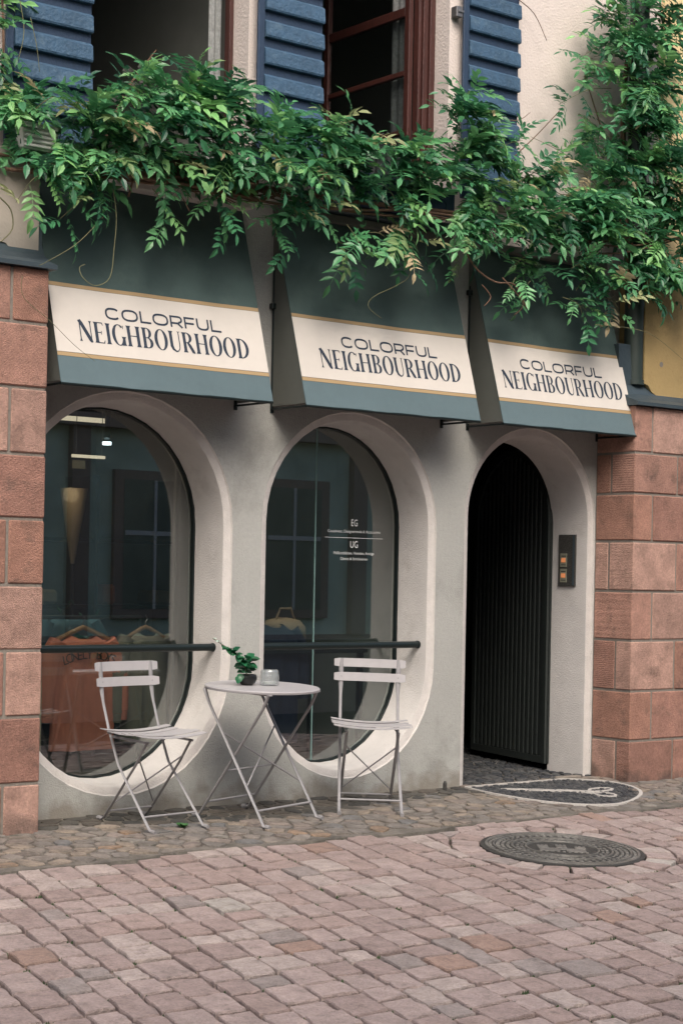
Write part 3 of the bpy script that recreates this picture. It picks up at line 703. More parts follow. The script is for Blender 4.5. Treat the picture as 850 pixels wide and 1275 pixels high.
dp = thing('downpipe', 'dark green rain downpipe between the third awning and the ochre wall', 'downpipe', (2.2, -.15, 2.4))
x_ = MB().tube([(2.225, -.17, 2.53), (2.225, -.17, 4.2), (2.225, -.17, 6.1)], .062, 20).build('pipe', MT['pipe'], dp); autosmooth(x_)
x_ = MB().tube([(2.225, -.17, 2.515), (2.225, -.17, 2.545)], .072, 20).build('collar', MT['pipe'], dp); autosmooth(x_)
MB().box(2.14, 2.25, -.2, -.10, 2.40, 2.515, .004).build('shoe', MT['slate'], dp)
cp = MB().tube([(-2.075, -.035, 2.2), (-2.075, -.035, 3.3)], .012, 8); tag(cp.build('corner_conduit', MT['blackmetal']), 'thin dark vertical conduit beside the left awning, next to the beige wall', 'conduit')
vt = thing('vent_grille', 'white slatted vent grille half hidden by the vine under the left shutter', 'vent', (-2.15, -.23, 3.35))
MB().box(-2.25, -2.05, -.30, -.222, 3.29, 3.42, .006).build('housing', MT['white'], vt)
for k in range(5): MB().box(-2.24, -2.06, -.312, -.3005, 3.30+k*.023, 3.312+k*.023, .002).build('slat', MT['white'], vt)
# ledges under the upper windows
MB().box(-1.80, -.735, -.10, 0.0, 3.235, 3.285, .006).build('window_sill', MT['border'], house)
MB().box(-.30, .79, -.10, 0.0, 3.305, 3.355, .006).build('window_sill', MT['slate'], house)

# ------------------------------------------------------------ upper windows and shutters
w1 = part('upper_window', (-1.22, .17, 3.3), house)
for xa, xb in ((-.750, -.722), (-1.718, -1.690)): MB().box(xa, xb, .14, .19, 3.30, 5.4, .004).build('window_frame', MT['redwood'], w1)
MB().box(-1.689, -.751, .14, .19, 3.30, 3.35, .004).build('window_frame', MT['redwood'], w1)
def curtain(x0, x1, y, z0, z1, wav, amp, name, p, ax='x'):
    rows = []
    for zz in (z0, (z0+z1)/2, z1):
        rows.append([])
        for k in range(wav*6+1):
            u = k/(wav*6); d = amp*math.sin(u*wav*2*math.pi)
            rows[-1].append((x0+(x1-x0)*u, y+d, zz) if ax == 'x' else (y+d, x0+(x1-x0)*u, zz))
    return autosmooth(MB().grid(rows).build(name, MT['lace'], p), 80)
curtain(-.81, -.725, .26, 3.3, 5.4, 2, .010, 'lace_curtain', w1)
w2 = part('upper_window', (.25, .17, 3.36), house)
for i, (xa, xb, ya) in enumerate(((.70, .743, .12), (.66, .70, .135), (.635, .66, .15))): MB().box(xa, xb-.002, ya, .20, 3.362, 5.5, .004).build('window_frame', MT['redwood'], w2)
MB().box(-.253, .634, .14, .19, 3.362, 3.41, .004).build('window_frame', MT['redwood'], w2)
MB().box(-.253, -.20, .13, .19, 3.411, 5.5, .004).build('window_frame', MT['redwood'], w2)
# sash standing open at a right angle into the room
for (ya, yb, za, zb) in ((.20,.245,3.42,5.4),(.99,1.035,3.42,5.4)): MB().box(.60,.634,ya,yb,za,zb,.004).build('open_sash', MT['redwood'], w2)
for zc, h in ((4.67,.055),(4.30,.03),(3.946,.03),(3.445,.05)): MB().box(.602,.632,.2455,.9895,zc-h/2,zc+h/2,.003).build('open_sash', MT['redwood'], w2)
MB().box(.615,.619,.246,.989,3.47,4.64).build('sash_glass', MT['upane'], w2)
curtain(.22, .42, .65, 3.93, 5.4, 3, .006, 'lace_curtain', w2, 'y')
curtain(.22, .98, .66, 3.42, 3.96, 9, .010, 'half_curtain', w2, 'y')
sc_b = MB()
for k in range(16): yy = .24+k*.046; sc_b.tube([(.655, yy, 3.955), (.655, yy+.023, 3.985), (.655, yy+.046, 3.955)], .006, 5)
sc_b.build('lace_edging', MT['lace'], w2)
# plant silhouette in the first room
hp = thing('indoor_plant', 'dark leafy branch standing inside the open left upper window', 'plant', (-1.15, .6, 3.6))
MB().tube([(-1.28,.6,3.6),(-1.12,.62,3.95),(-.92,.62,4.22)], [.01,.008,.004], 6).build('stem', MT['bark'], hp)
for k, (x_, z_) in enumerate(((-1.1,4.06),(-.99,4.02),(-1.08,3.93),(-1.0,4.1),(-1.17,3.88),(-1.05,3.98))):
    m = MB(); m.lathe([(0,-.045),(.035,-.02),(.04,.0),(.03,.025),(0,.045)], 8, (0,0,0)); m.v = [(x_+v[0], .62+v[1]*.2, z_+v[2]*.8) for v in m.v]; m.build('leaf', MT['irondark'], hp)

def shutter(x0, x1, yb, z0, z1, label, lean=0):
    t = thing('window_shutter', label, 'shutter', (x0, 0, z0), 'blue wooden shutters of the upper windows')
    t.location = ((x0+x1)/2, yb, z0)
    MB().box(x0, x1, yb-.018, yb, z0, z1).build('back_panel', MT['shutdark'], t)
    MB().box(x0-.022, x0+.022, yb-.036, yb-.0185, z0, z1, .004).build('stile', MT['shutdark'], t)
    pitch = .1485; z = z1
    z = z1 - .02
    while z > z0+.03:
        zb_ = max(z-.098, z0+.004)
        m = MB(); xa, xb = x0+.024, x1
        prof = [(yb-.019, z), (yb-.040, z-.016), (yb-.046, zb_+.010), (yb-.042, zb_), (yb-.019, zb_-.001)]
        m.grid([[(x, y, zz) for y, zz in prof] for x in (xa, xb)], True); m.add([(xa, y, zz) for y, zz in prof], [(0,1,2,3,4)]); m.add([(xb, y, zz) for y, zz in prof], [(4,3,2,1,0)])
        m.cur = R.random()
        m.build('board', MT['shutter'], t)
        z -= pitch
    return t
shutter(-2.20, -1.735, -.03, 3.32, 5.3, 'blue slatted shutter at the top left corner, left of the open dark window')
s2 = shutter(-.690, -.262, -.045, 3.43, 5.35, 'blue slatted shutter on the wall between the two upper windows')
s3 = shutter(.825, 1.27, -.03, 3.535, 5.4, 'blue slatted shutter right of the red brown window, vine over its foot')
for z in (4.64,):
    MB().box(.752, .80, -.055, -.003, z-.035, z+.03, .004).build('hinge_bracket', MT['bolt'], s3); MB().box(.765, .83, -.062, -.0555, z-.008, z+.008, .002).build('hinge_bracket', MT['bolt'], s3)
MB().box(-.735, -.70, -.06, -.003, 3.74, 3.80, .004).build('hinge_bracket', MT['shutdark'], s2)
# planter boxes on the sills
def planter(x0, x1, y0, y1, z0, z1, mat, label):
    t = thing('planter_box', label, 'planter', ((x0+x1)/2, (y0+y1)/2, z0), 'planter boxes on the upper sills')
    MB().box(x0, x1, y0, y1, z0, z1, .006).build('box_body', mat, t)
    MB().box(x0-.01, x1+.01, y0-.01, y1+.01, z1+.001, z1+.02, .004).build('rim', mat, t)
planter(-1.62, -.80, -.24, -.02, 3.286, 3.40, MT['bark'], 'brown planter box full of twigs under the left upper window')
planter(-.10, .62, -.22, -.02, 3.356, 3.50, MT['shutdark'], 'dark blue planter box under the red brown upper window')

# ------------------------------------------------------------ awnings
TOPZ, BOTZ, DEP = 3.27, 2.175, .332
KY = DEP/(TOPZ-BOTZ)
def fy(z, off=0): return -KY*(TOPZ-z)-off
nrm = Vector((0, -1, KY)).normalized()
AW = [0, 1]
def sag(x, z):
    u = max(0, min(1, (x-AW[0])/(AW[1]-AW[0]))); v = max(0, min(1, (z-BOTZ)/(TOPZ-BOTZ)))
    e = math.sin(math.pi*u)*math.sin(math.pi*min(1, v*1.02))
    return -.007*e + .0022*math.sin(u*9+v*3+AW[0]*5)*e + .0016*math.sin(u*23+AW[0]*3-v*4)*math.sin(math.pi*u)*(1-v)
def slab(x0, x1, z0, z1, o0, o1):
    nx, nz = 20, max(2, int((z1-z0)/.06)); m = MB(); N = (nx+1)*(nz+1)
    for o_ in (o0, o1):
        for j in range(nz+1):
            for i in range(nx+1):
                x, z = x0+(x1-x0)*i/nx, z0+(z1-z0)*j/nz; o2 = o_+sag(x, z); m.v.append((x, fy(z)+nrm.y*o2, z+nrm.z*o2))
    W = nx+1; I = lambda s_, i, j: s_*N+j*W+i; f = []
    for j in range(nz):
        for i in range(nx):
            f.append((I(0,i,j), I(0,i,j+1), I(0,i+1,j+1), I(0,i+1,j))); f.append((I(1,i,j), I(1,i+1,j), I(1,i+1,j+1), I(1,i,j+1)))
    for i in range(nx):
        f.append((I(0,i,0), I(0,i+1,0), I(1,i+1,0), I(1,i,0))); f.append((I(0,i,nz), I(1,i,nz), I(1,i+1,nz), I(0,i+1,nz)))
    for j in range(nz):
        f.append((I(0,0,j), I(1,0,j), I(1,0,j+1), I(0,0,j+1))); f.append((I(0,nx,j), I(0,nx,j+1), I(1,nx,j+1), I(1,nx,j)))
    m.f = f; m.r = [0.0]*len(f); return m
def slab_flat(x0, x1, z0, z1, o0, o1):
    vs = []
    for o_ in (o0, o1):
        for (x, z) in ((x0, z0), (x1, z0), (x1, z1), (x0, z1)): vs.append((x, fy(z)+nrm.y*o_, z+nrm.z*o_))
    return MB().add(vs, [(3,2,1,0),(4,5,6,7),(0,1,5,4),(1,2,6,5),(2,3,7,6),(3,0,4,7)])
# --- lettering
def ribbon(pts, wds):
    P_ = [Vector(p) for p in pts]; n = len(P_); wds = wds if isinstance(wds, list) else [wds]*n; lf, rt_ = [], []
    for i, p in enumerate(P_):
        if i == 0: t = P_[1]-p
        elif i == n-1: t = p-P_[i-1]
        else: t = (P_[i+1]-p).normalized()+(p-P_[i-1]).normalized()
        t.normalize(); q = Vector((-t.y, t.x)); k = 1
        if 0 < i < n-1: k = 1/max(.4, q.dot(Vector((-(p-P_[i-1]).normalized().y, (p-P_[i-1]).normalized().x))))
        lf.append(p+q*wds[i]/2*k); rt_.append(p-q*wds[i]/2*k)
    return [[lf[i], rt_[i], rt_[i+1], lf[i+1]] for i in range(n-1)]
def supe(cx, cy, rx, ry, a0, a1, n=20, e=2.6):
    out = []
    for k in range(n+1):
        t = rad(a0+(a1-a0)*k/n); c, s = math.cos(t), math.sin(t)
        out.append((cx+rx*math.copysign(abs(c)**(2/e), c), cy+ry*math.copysign(abs(s)**(2/e), s)))
    return out
def ringarc(cx, cy, ro, ri, a0, a1, n=18):
    q = []
    for k in range(n):
        t0, t1 = rad(a0+(a1-a0)*k/n), rad(a0+(a1-a0)*(k+1)/n)
        f = lambda r_, t: Vector((cx+r_[0]*math.cos(t), cy+r_[1]*math.sin(t)))
        q.append([f(ro, t0), f(ri, t0), f(ri, t1), f(ro, t1)])
    return q
def sans(ch):
    s = .165; h = s/2; S_ = []
    if ch == 'C': S_ += ribbon(supe(.66, .5, .66-h, .5-h, 38, 322), s); wd = 1.30
    elif ch == 'O': S_ += ribbon(supe(.74, .5, .74-h, .5-h, 0, 360, 28), s); wd = 1.48
    elif ch == 'L': S_ += ribbon([(h, 1), (h, h), (1.0, h)], s); wd = 1.0
    elif ch == 'R': S_ += ribbon([(h, 0), (h, 1-h), (.8, 1-h)]+supe(.8, .68, .28, .32-h, 80, -80, 8, 2.2)+[(.8, .36), (h+.07, .36)], s)+ribbon([(.72, .33), (1.1, 0)], s*1.05); wd = 1.16
    elif ch == 'F': S_ += ribbon([(h, 0), (h, 1-h), (1.0, 1-h)], s)+ribbon([(h+.07, .46), (.92, .46)], s); wd = 1.0
    elif ch == 'U': S_ += ribbon([(h, 1)]+supe(.6, .5, .6-h, .5-h, 180, 360, 14, 2.8)+[(1.2-h, 1)], s); wd = 1.2
    return S_, wd
def serif(ch):
    T, t = .150, .05; S_ = []
    def stem(x, w_=T, z0=0, z1=1): return ribbon([(x, z0), (x, z0+.035), (x, z0+.12), (x, z1-.12), (x, z1-.035), (x, z1)], [w_+.10, w_+.05, w_, w_, w_+.05, w_+.10])
    if ch == 'N': S_ += stem(.09, t)+stem(.60, t)+ribbon([(.07, 1), (.17, .86), (.56, .08), (.61, -.02)], [.16, .17, .17, .08]); wd = .69
    elif ch == 'E': S_ += stem(.13)+ribbon([(.15, .978), (.44, .978), (.475, .86)], [.045, .05, .03])+ribbon([(.15, .022), (.46, .022), (.50, .15)], [.045, .05, .03])+ribbon([(.15, .51), (.37, .51)], .045)+ribbon([(.375, .42), (.375, .60)], .03); wd = .52
    elif ch == 'I': S_ += stem(.13); wd = .26
    elif ch == 'G': S_ += ringarc(.33, .5, (.33, .52), (.175, .475), 48, 330, 22)+stem(.555, .13, 0, .43)+ribbon([(.55, .80), (.56, .97)], [.03, .04]); wd = .64
    elif ch == 'H': S_ += stem(.13)+stem(.57)+ribbon([(.15, .51), (.55, .51)], .045); wd = .70
    elif ch == 'B': S_ += stem(.13)+ringarc(.26, .745, (.24, .255), (.10, .215), -90, 90, 12)+ringarc(.27, .265, (.28, .265), (.125, .225), -90, 90, 12)+ribbon([(.15, .978), (.27, .978)], .045)+ribbon([(.15, .022), (.28, .022)], .045)+ribbon([(.15, .51), (.28, .51)], .045); wd = .58
    elif ch == 'O': S_ += ringarc(.335, .5, (.335, .52), (.175, .475), 0, 360, 30); wd = .67
    elif ch == 'U': S_ += stem(.13, T, .3, 1)[2:]+ribbon([(.13, .42), (.13, .26), (.19, .10), (.33, .0), (.44, .04), (.51, .16), (.53, .34), (.53, 1)], [.15, .15, .12, .07, .045, .045, .05, .05])+ribbon([(.46, .985), (.60, .985)], .03); wd = .62
    elif ch == 'R': S_ += stem(.13)+ringarc(.25, .735, (.27, .265), (.12, .22), -90, 90, 12)+ribbon([(.15, .978), (.26, .978)], .045)+ribbon([(.15, .49), (.27, .49)], .045)+ribbon([(.29, .50), (.38, .34), (.52, .05), (.60, -.01)], [.10, .15, .15, .05]); wd = .61
    elif ch == 'D': S_ += stem(.13)+ringarc(.20, .5, (.43, .5), (.27, .455), -90, 90, 18)+ribbon([(.15, .978), (.22, .978)], .045)+ribbon([(.15, .022), (.22, .022)], .045); wd = .63
    return S_, wd
def word(text, fn, x0, x1, z0, z1, gap, parent):
    gl = [fn(c) for c in text]; tot = sum(g_[1] for g_ in gl)+gap*(len(gl)-1); kx = (x1-x0)/tot; x = 0
    for c, (S_, wd) in zip(text, gl):
        m = MB()
        for i, q in enumerate(S_):
            off = .0032+.00006*(i % 7)
            qq = []
            for v in q:
                X_, Z_ = x0+(x+v.x)*kx, z0+(z1-z0)*v.y; o3 = off+sag(X_, Z_); qq.append((X_, fy(Z_)+nrm.y*o3, Z_+nrm.z*o3))
            m.add(qq, [(0,1,2,3)])
        m.build('letter', MT['letter'], parent); x += wd+gap
def awning(x0, x1, label, txt0, left_rod):
    cxm = (x0+x1)/2; AW[0], AW[1] = x0, x1
    t = thing('awning', label, 'awning', (cxm, 0, TOPZ), 'shop awnings lettered COLORFUL NEIGHBOURHOOD')
    slab(x0, x1, 2.315, TOPZ, -.005, 0).build('canopy_cloth', MT['awn'], t)
    slab(x0, x1, BOTZ, 2.3148, -.005, 0).build('lower_band', MT['awnlow'], t)
    sb_ = slab(x0, x1, 2.333, 2.667, .0004, .0022).build('sign_band', MT['awnwhite'], t)
    for za in (2.669, 2.312): slab(x0, x1, za, za+.019, .0004, .0016).build('gold_stripe', MT['awngold'], t)
    word('COLORFUL', sans, txt0+.172, txt0+.878, 2.526, 2.589, .17, sb_)
    word('NEIGHBOURHOOD', serif, txt0, txt0+1.035, 2.396, 2.504, .055, sb_)
    for xe, s in ((x0, 1), (x1, -1)):
        xa = xe+s*.003
        vs = [(x_, y, z) for x_ in (xa, xa+s*.004) for y, z in ((fy(TOPZ)-.0, TOPZ-.02), (fy(BOTZ)+.008, BOTZ+.012), (-.003, BOTZ+.012))]
        MB().add(vs, [(0,1,2),(5,4,3),(0,3,4,1),(1,4,5,2),(2,5,3,0)]).build('side_panel', MT['awnside'], t)
        x_ = MB().tube([(xe+s*.012, -.004, BOTZ-.002), (xe+s*.012, fy(BOTZ)+.01, BOTZ-.002)], .006, 8).build('arm', MT['blackmetal'], t)
        MB().box(xe+s*.012-.012, xe+s*.012+.012, -.006, 0, BOTZ-.025, BOTZ+.03, .002).build('wall_bracket', MT['blackmetal'], t)
    MB().tube([(x0, fy(BOTZ)+.006, BOTZ-.003), (x1, fy(BOTZ)+.006, BOTZ-.003)], .008, 10).build('front_bar', MT['blackmetal'], t)
    MB().tube([(x0+.004, -.012, BOTZ), (x0+.004, -.012, 3.02)], .007, 8).build('wall_rod', MT['blackmetal'], t)
    MB().box(x0-.02, x0+.03, -.035, -.001, left_rod-.016, left_rod+.016, .004).build('rod_clamp', MT['blackmetal'], t)
    MB().box(x0-.01, x1+.01, -.05, -.001, TOPZ-.015, TOPZ+.03, .004).build('top_rail', MT['awnside'], t)
awning(-2.03, -.75, 'leftmost dark green awning with cream sign band, above the left oval window', -1.893, 2.78)
awning(-.528, .752, 'middle dark green awning with cream sign band, above the second oval window', -.378, 2.74)
awning(.937, 2.09, 'rightmost, narrower dark green awning with cream sign band, above the doorway', 1.0, 2.98)

# ------------------------------------------------------------ text on the glass and the sweatshirt
def textmesh(s, size, align='CENTER', sx=1.0):
    cu = bpy.data.curves.new('txt', 'FONT'); cu.body = s; cu.size = size; cu.align_x = align; cu.resolution_u = 3
    to = bpy.data.objects.new('txt', cu); COL.objects.link(to); bpy.context.view_layer.update()
    me = bpy.data.meshes.new_from_object(to.evaluated_get(bpy.context.evaluated_depsgraph_get())); bpy.data.objects.remove(to)
    vs = [(v.co.x*sx, v.co.y) for v in me.vertices]; fs = [tuple(p.vertices) for p in me.polygons]; bpy.data.meshes.remove(me); return vs, fs
gw = [o for o in house.children if o.name.startswith('oval_window')][1]
for s, x, z, size, sx in (('EG', .314, 1.553, .058, .75), ('Casualwear, Designermode & Accessoires', .314, 1.513, .024, .98), ('UG', .314, 1.424, .058, .75),
                      ('Maßkonfektion, Hemden, Anzüge', .314, 1.384, .024, .96), ('Chinos & Strickwaren', .314, 1.350, .024, .98)):
    vs, fs = textmesh(s, size, 'CENTER', sx)
    MB().add([(x+a_, .2792, z+b_) for a_, b_ in vs], fs).build('window_lettering', MT['glasstext'], gw)
MB().box(.095, .534, .2786, .2795, 1.481, 1.4835).build('lettering_rule', MT['glasstext'], gw)

# ------------------------------------------------------------ things in the shop
rack = thing('clothes_rack', 'dark clothes rail standing behind the left shop window', 'clothes rack', (-1.3, .62, 0))
MB().tube([(-2.0,.62,1.0),(-.95,.62,1.0)], .011, 10).build('top_bar', MT['blackmetal'], rack)
for xx in (-1.99, -.96): MB().tube([(xx,.62,-.04),(xx,.62,1.0)], .011, 10).build('leg', MT['blackmetal'], rack)
def hanger(x, y, label, mat, wd=.2):
    t = thing('clothes_hanger', label, 'hanger', (x, y, .99), 'hangers on the clothes rack')
    MB().tube([(x-wd,y,.865),(x-.03,y,.935),(x,y,.945),(x+.03,y,.935),(x+wd,y,.865)], .011, 8, flat=1.2).build('shoulder_bar', mat, t)
    MB().tube([(x,y,.945),(x,y,.975),(x+.012,y,.99),(x,y+.004,1.014)], .003, 6).build('hook', MT['bolt'], t)
hanger(-1.335, .6, 'wooden hanger inside the salmon sweatshirt', MT['wood']); hanger(-.93, .6, 'wooden hanger carrying the khaki jacket', MT['wood'], .16)
def garment(name, label, catg, mat, x, y, ztop, zbot, w0, w1, sleeve, depth=.06, seed=1, lean=0.):
    t = thing(name, label, catg, (x, y, ztop)); rg = random.Random(seed); n = 36; rows = []
    ph = [rg.uniform(0, 6) for _ in range(4)]
    for zf in [0, .03, .07, .12, .2, .35, .5, .65, .8, .93, 1.0]:
        z = ztop+(zbot-ztop)*zf; sh = min(1, .42+zf*6) if zf < .1 else 1
        hw = (w0+(w1-w0)*zf)*sh; row = []
        for k in range(n):
            an = 2*math.pi*k/n; c, s = math.cos(an), math.sin(an)
            fold = (.012*math.sin(3*an*1.7+ph[0])+.010*math.sin(9*c+ph[1]+zf*2)+.008*math.sin(17*c+ph[2]-zf*1.5))*min(1, zf*3)
            zd = -.035*(1-abs(c))*(zf == 0)
            row.append((x+hw*c+lean*zf, y+(depth*(1 if zf > .05 else .6)+0*fold)*math.copysign(abs(s)**.7, s)+fold, z+zd))
        rows.append(row)
    autosmooth(MB().grid(rows, True).build('body', mat, t), 80)
    if sleeve:
        for s in (-1, 1):
            pts = [(x+s*(w0-.03), y, ztop-.03), (x+s*(w0+.02), y, ztop-.12), (x+s*(w0+.045), y-.01, ztop-.28), (x+s*(w0+.05)+lean*.5, y-.02, ztop-sleeve)]
            autosmooth(MB().tube(pts, [.05,.06,.055,.045], 14, flat=1).build('sleeve', mat, t), 80)
            autosmooth(MB().tube([pts[-1], (pts[-1][0]+.002*s, pts[-1][1], pts[-1][2]-.05)], [.042,.036], 14).build('cuff', mat, t), 60)
    return t
sw = garment('sweatshirt', 'salmon sweatshirt with arched LONELY BOYS lettering behind the left window', 'sweatshirt', MT['salmon'], -1.335, .60, .90, .27, .185, .20, .42, .055, 4)
vs0 = 'LONELY BOYS'; n_ = len(vs0)
for i, ch in enumerate(vs0):
    if ch == ' ': continue
    vs, fs = textmesh(ch, .074, 'CENTER', 1.0); th = rad(14-28*i/(n_-1)); cx0, cz0, rr0 = -1.335, .215, .585
    m = MB(); px0 = (-1.335 + (-.145+.29*i/(n_-1)))
    zb0 = .775-.030*((px0+1.335)/.145)**2
    m.add([(px0+a_*math.cos(th)-b_*math.sin(th), .525-.0002*i, zb0+a_*math.sin(th)+b_*math.cos(th)) for a_, b_ in vs], fs); m.build('letter', MT['black'], sw)
garment('jacket', 'khaki jacket hanging right of the salmon sweatshirt', 'jacket', MT['khaki'], -.93, .60, .915, .30, .15, .14, .45, .07, 9)
garment('long_dress', 'cream long garment hanging at the left edge of the left window', 'dress', MT['cream'], -1.70, .60, .90, .05, .10, .12, 0, .06, 12)
garment('shirt', 'teal shirt hanging behind the salmon sweatshirt', 'shirt', MT['tealc'], -1.28, .85, 1.0, .4, .17, .17, .4, .06, 15)
garment('coat', 'dark navy coat on a low stand behind the middle window', 'coat', MT['navy'], -.03, .62, .96, .25, .17, .19, .40, .08, 21)
tb = thing('tote_bag', 'tan canvas bag standing beside the navy coat behind the middle window', 'bag', (.13, .7, .84))
autosmooth(MB().lathe([(0,0),(.12,.0),(.14,.05),(.135,.12),(.10,.16),(.03,.175),(0,.175)], 20, (.13,.72,.82)).build('bag_body', MT['tan'], tb), 60)
MB().tube([(.05,.70,.96),(.09,.70,1.05),(.17,.70,1.05),(.21,.70,.96)], .008, 6).build('handle', MT['tan'], tb)
dt = thing('display_table', 'low dark display table behind the middle window', 'table', (.15, .75, 0))
MB().box(-.45, .62, .50, 1.05, .785, .815, .004).build('table_top', MT['blackmetal'], dt)
for xx in (-.42, .57):
    for yy in (.52, 1.01): MB().box(xx, xx+.03, yy, yy+.03, -.05, .784).build('leg', MT['blackmetal'], dt)
ip = thing('shop_plant', 'small green plant behind the salmon sweatshirt in the left window', 'plant', (-1.2, .95, .9))
rg = random.Random(8)
for k in range(14):
    x_, z_ = -1.2+rg.uniform(-.12,.14), .93+rg.uniform(0,.14); m = MB(); q = rg.uniform(0, 6)
    m.add([(x_,.9,z_),(x_+.025*math.cos(q)-.01,.9,z_+.025*math.sin(q)),(x_+.05*math.cos(q),.89,z_+.05*math.sin(q)),(x_+.025*math.cos(q)+.012,.91,z_+.025*math.sin(q)+.008)], [(0,1,2,3)]); m.build('leaf', MT['houseleaf'], ip)
MB().lathe([(0,0),(.05,0),(.06,.09),(0,.09)], 16, (-1.2,.93,.82)).build('pot', MT['pot'], ip)
sh = thing('shelf_unit', 'dark shelving with folded clothes at the back of the shop', 'shelf', (-1.0, 2.6, 0))
for zz in (.1, .55, 1.0, 1.45): MB().box(-.9, .6, 2.5, 2.9, zz, zz+.025).build('shelf_board', MT['blackmetal'], sh)
for xx in (-.9, -.15, .58): MB().box(xx, xx+.025, 2.48, 2.9, -.04, 1.9).build('upright', MT['blackmetal'], sh)
for k in range(9):
    xx = -.82+k*.15; zz = (.126, .576, 1.026)[k % 3]
    tag(MB().box(xx, xx+.13, 2.54, 2.8, zz, zz+.10+.04*(k % 2), .02).build('folded_clothes', MT[('tealc','khaki','cream','navy','tan','salmon','tealc','cream','khaki')[k]]), 'folded %s garment lying on the dark shelving at the back' % ('teal','khaki','cream','navy','tan','salmon','bluish','off-white','olive')[k], 'clothes', 'folded clothes on the shop shelving')
cu = thing('floor_lamp', 'tall beige tapering lamp shade warmed by added light at the back left of the shop', 'lamp', (-.36, 2.5, 0))
autosmooth(MB().lathe([(.012,1.30),(.085,1.75),(.09,1.80)], 24, (-.37,2.4,0)).build('lamp_shade', M('beige_lamp_shade', s2l((176,160,138)), .9, .05, 6), cu), 60)
MB().tube([(-.37,2.4,-.04),(-.37,2.4,1.31)], .012, 8).build('stand', MT['blackmetal'], cu)
cs = thing('ceiling_spot', 'small white ceiling spotlight inside the left window', 'spotlight', (-.15, 2.4, 2.3))
MB().tube([(-.12,2.4,2.44),(-.12,2.4,2.22),(-.15,2.36,2.14)], .02, 10).build('spot_body', MT['blackmetal'], cs)
MB().lathe([(0,0),(.03,0),(.03,.02),(0,.02)], 16, (-.16,2.34,2.10)).build('spot_lens', MT['lampwhite'], cs)
ls = thing('strip_light', 'warm strip light hanging from the shop ceiling seen in the left window', 'light', (-.2, 2.5, 2.03))
MB().box(-.33, -.08, 2.49, 2.51, 2.015, 2.035).build('light_tube', MT['lampwarm'], ls)
MB().tube([(-.3,2.5,2.036),(-.3,2.5,2.44)], .003, 6).build('wire', MT['bolt'], ls); MB().tube([(-.1,2.5,2.036),(-.1,2.5,2.44)], .003, 6).build('wire', MT['bolt'], ls)
MB().box(-.34, -.24, 2.48, 2.482, 1.94, 1.995).build('price_card', MT['cream'], ls)
lf = thing('ceiling_lamp', 'long warm lamp along the shop ceiling near the left window', 'lamp', (-.3, 2.6, 2.3))
MB().box(-.75, .0, 2.6, 2.64, 2.27, 2.30).build('light_tube', MT['lampwarm'], lf)
lgt = bpy.data.lights.new('shop_fill', 'POINT'); lo = bpy.data.objects.new('shop_fill', lgt); COL.objects.link(lo); lo.location = (-2.6, 1.6, 2.2); lgt.energy = 12; lgt.color = (1, .78, .55); lgt.shadow_soft_size = .06  # added point light out of view, fills the shop interior
lgt = bpy.data.lights.new('lampshade_fill', 'POINT'); lo = bpy.data.objects.new('lampshade_fill', lgt); COL.objects.link(lo); lo.location = (-.5, 2.2, 1.75); lgt.energy = .45; lgt.color = (1, .7, .42); lgt.shadow_soft_size = .05  # added warm light beside the shade, brightening it from outside

for xx, en in ((-1.45, 9), (.1, 6)):  # spotlights added to brighten the goods behind the glass
    dsp = thing('fill_spot', 'added black fill spotlight under the shop ceiling behind the %s window' % ('left' if xx < -1 else 'middle'), 'spotlight', (xx, .9, 2.3))
    MB().tube([(xx,.9,2.44),(xx,.9,2.36),(xx,.86,2.30)], .025, 10).build('spot_body', MT['blackmetal'], dsp)  # body of the added fill spotlight
    l_ = bpy.data.lights.new('fill_lamp', 'SPOT'); lo = bpy.data.objects.new('fill_lamp', l_); COL.objects.link(lo); lo.parent = dsp; lo.location = (0, -.06, -.03)
    l_.energy = en*5; l_.color = (1, .88, .75); l_.spot_size = rad(80); l_.spot_blend = .8; l_.shadow_soft_size = .06; lo.rotation_euler = (rad(-4), 0, 0)

# ------------------------------------------------------------ opposite side of the street (seen mirrored in the glass)
op = thing('opposite_house', 'pale grey house across the street mirrored in the shop glass', 'building', (0, -11.5, 0))
b = MB(); OY = -11.5; zg = ground(-11.5)-.05
MB().box(-14, 16, OY-.5, OY, zg, 7.5).build('front_wall', MT['opp'], op)
MB().box(-14, 16, OY, OY+.05, zg, .4).build('plinth', MT['oppstone'], op)
for k, xx in enumerate([-12+2.3*i for i in range(12)]):
    for zz, hh in ((.75, 1.7), (3.9, 1.8)):
        f = MB().box(xx-.62, xx+.62, OY, OY+.07, zz-.12, zz+hh+.12).build('window_frame', MT['oppstone'], op)
        MB().box(xx-.48, xx+.48, OY+.0701, OY+.075, zz, zz+hh).build('window_pane', MT['oppdark'], f)
        MB().box(xx-.02, xx+.02, OY+.0751, OY+.09, zz, zz+hh).build('glazing_bar', MT['white'], f)

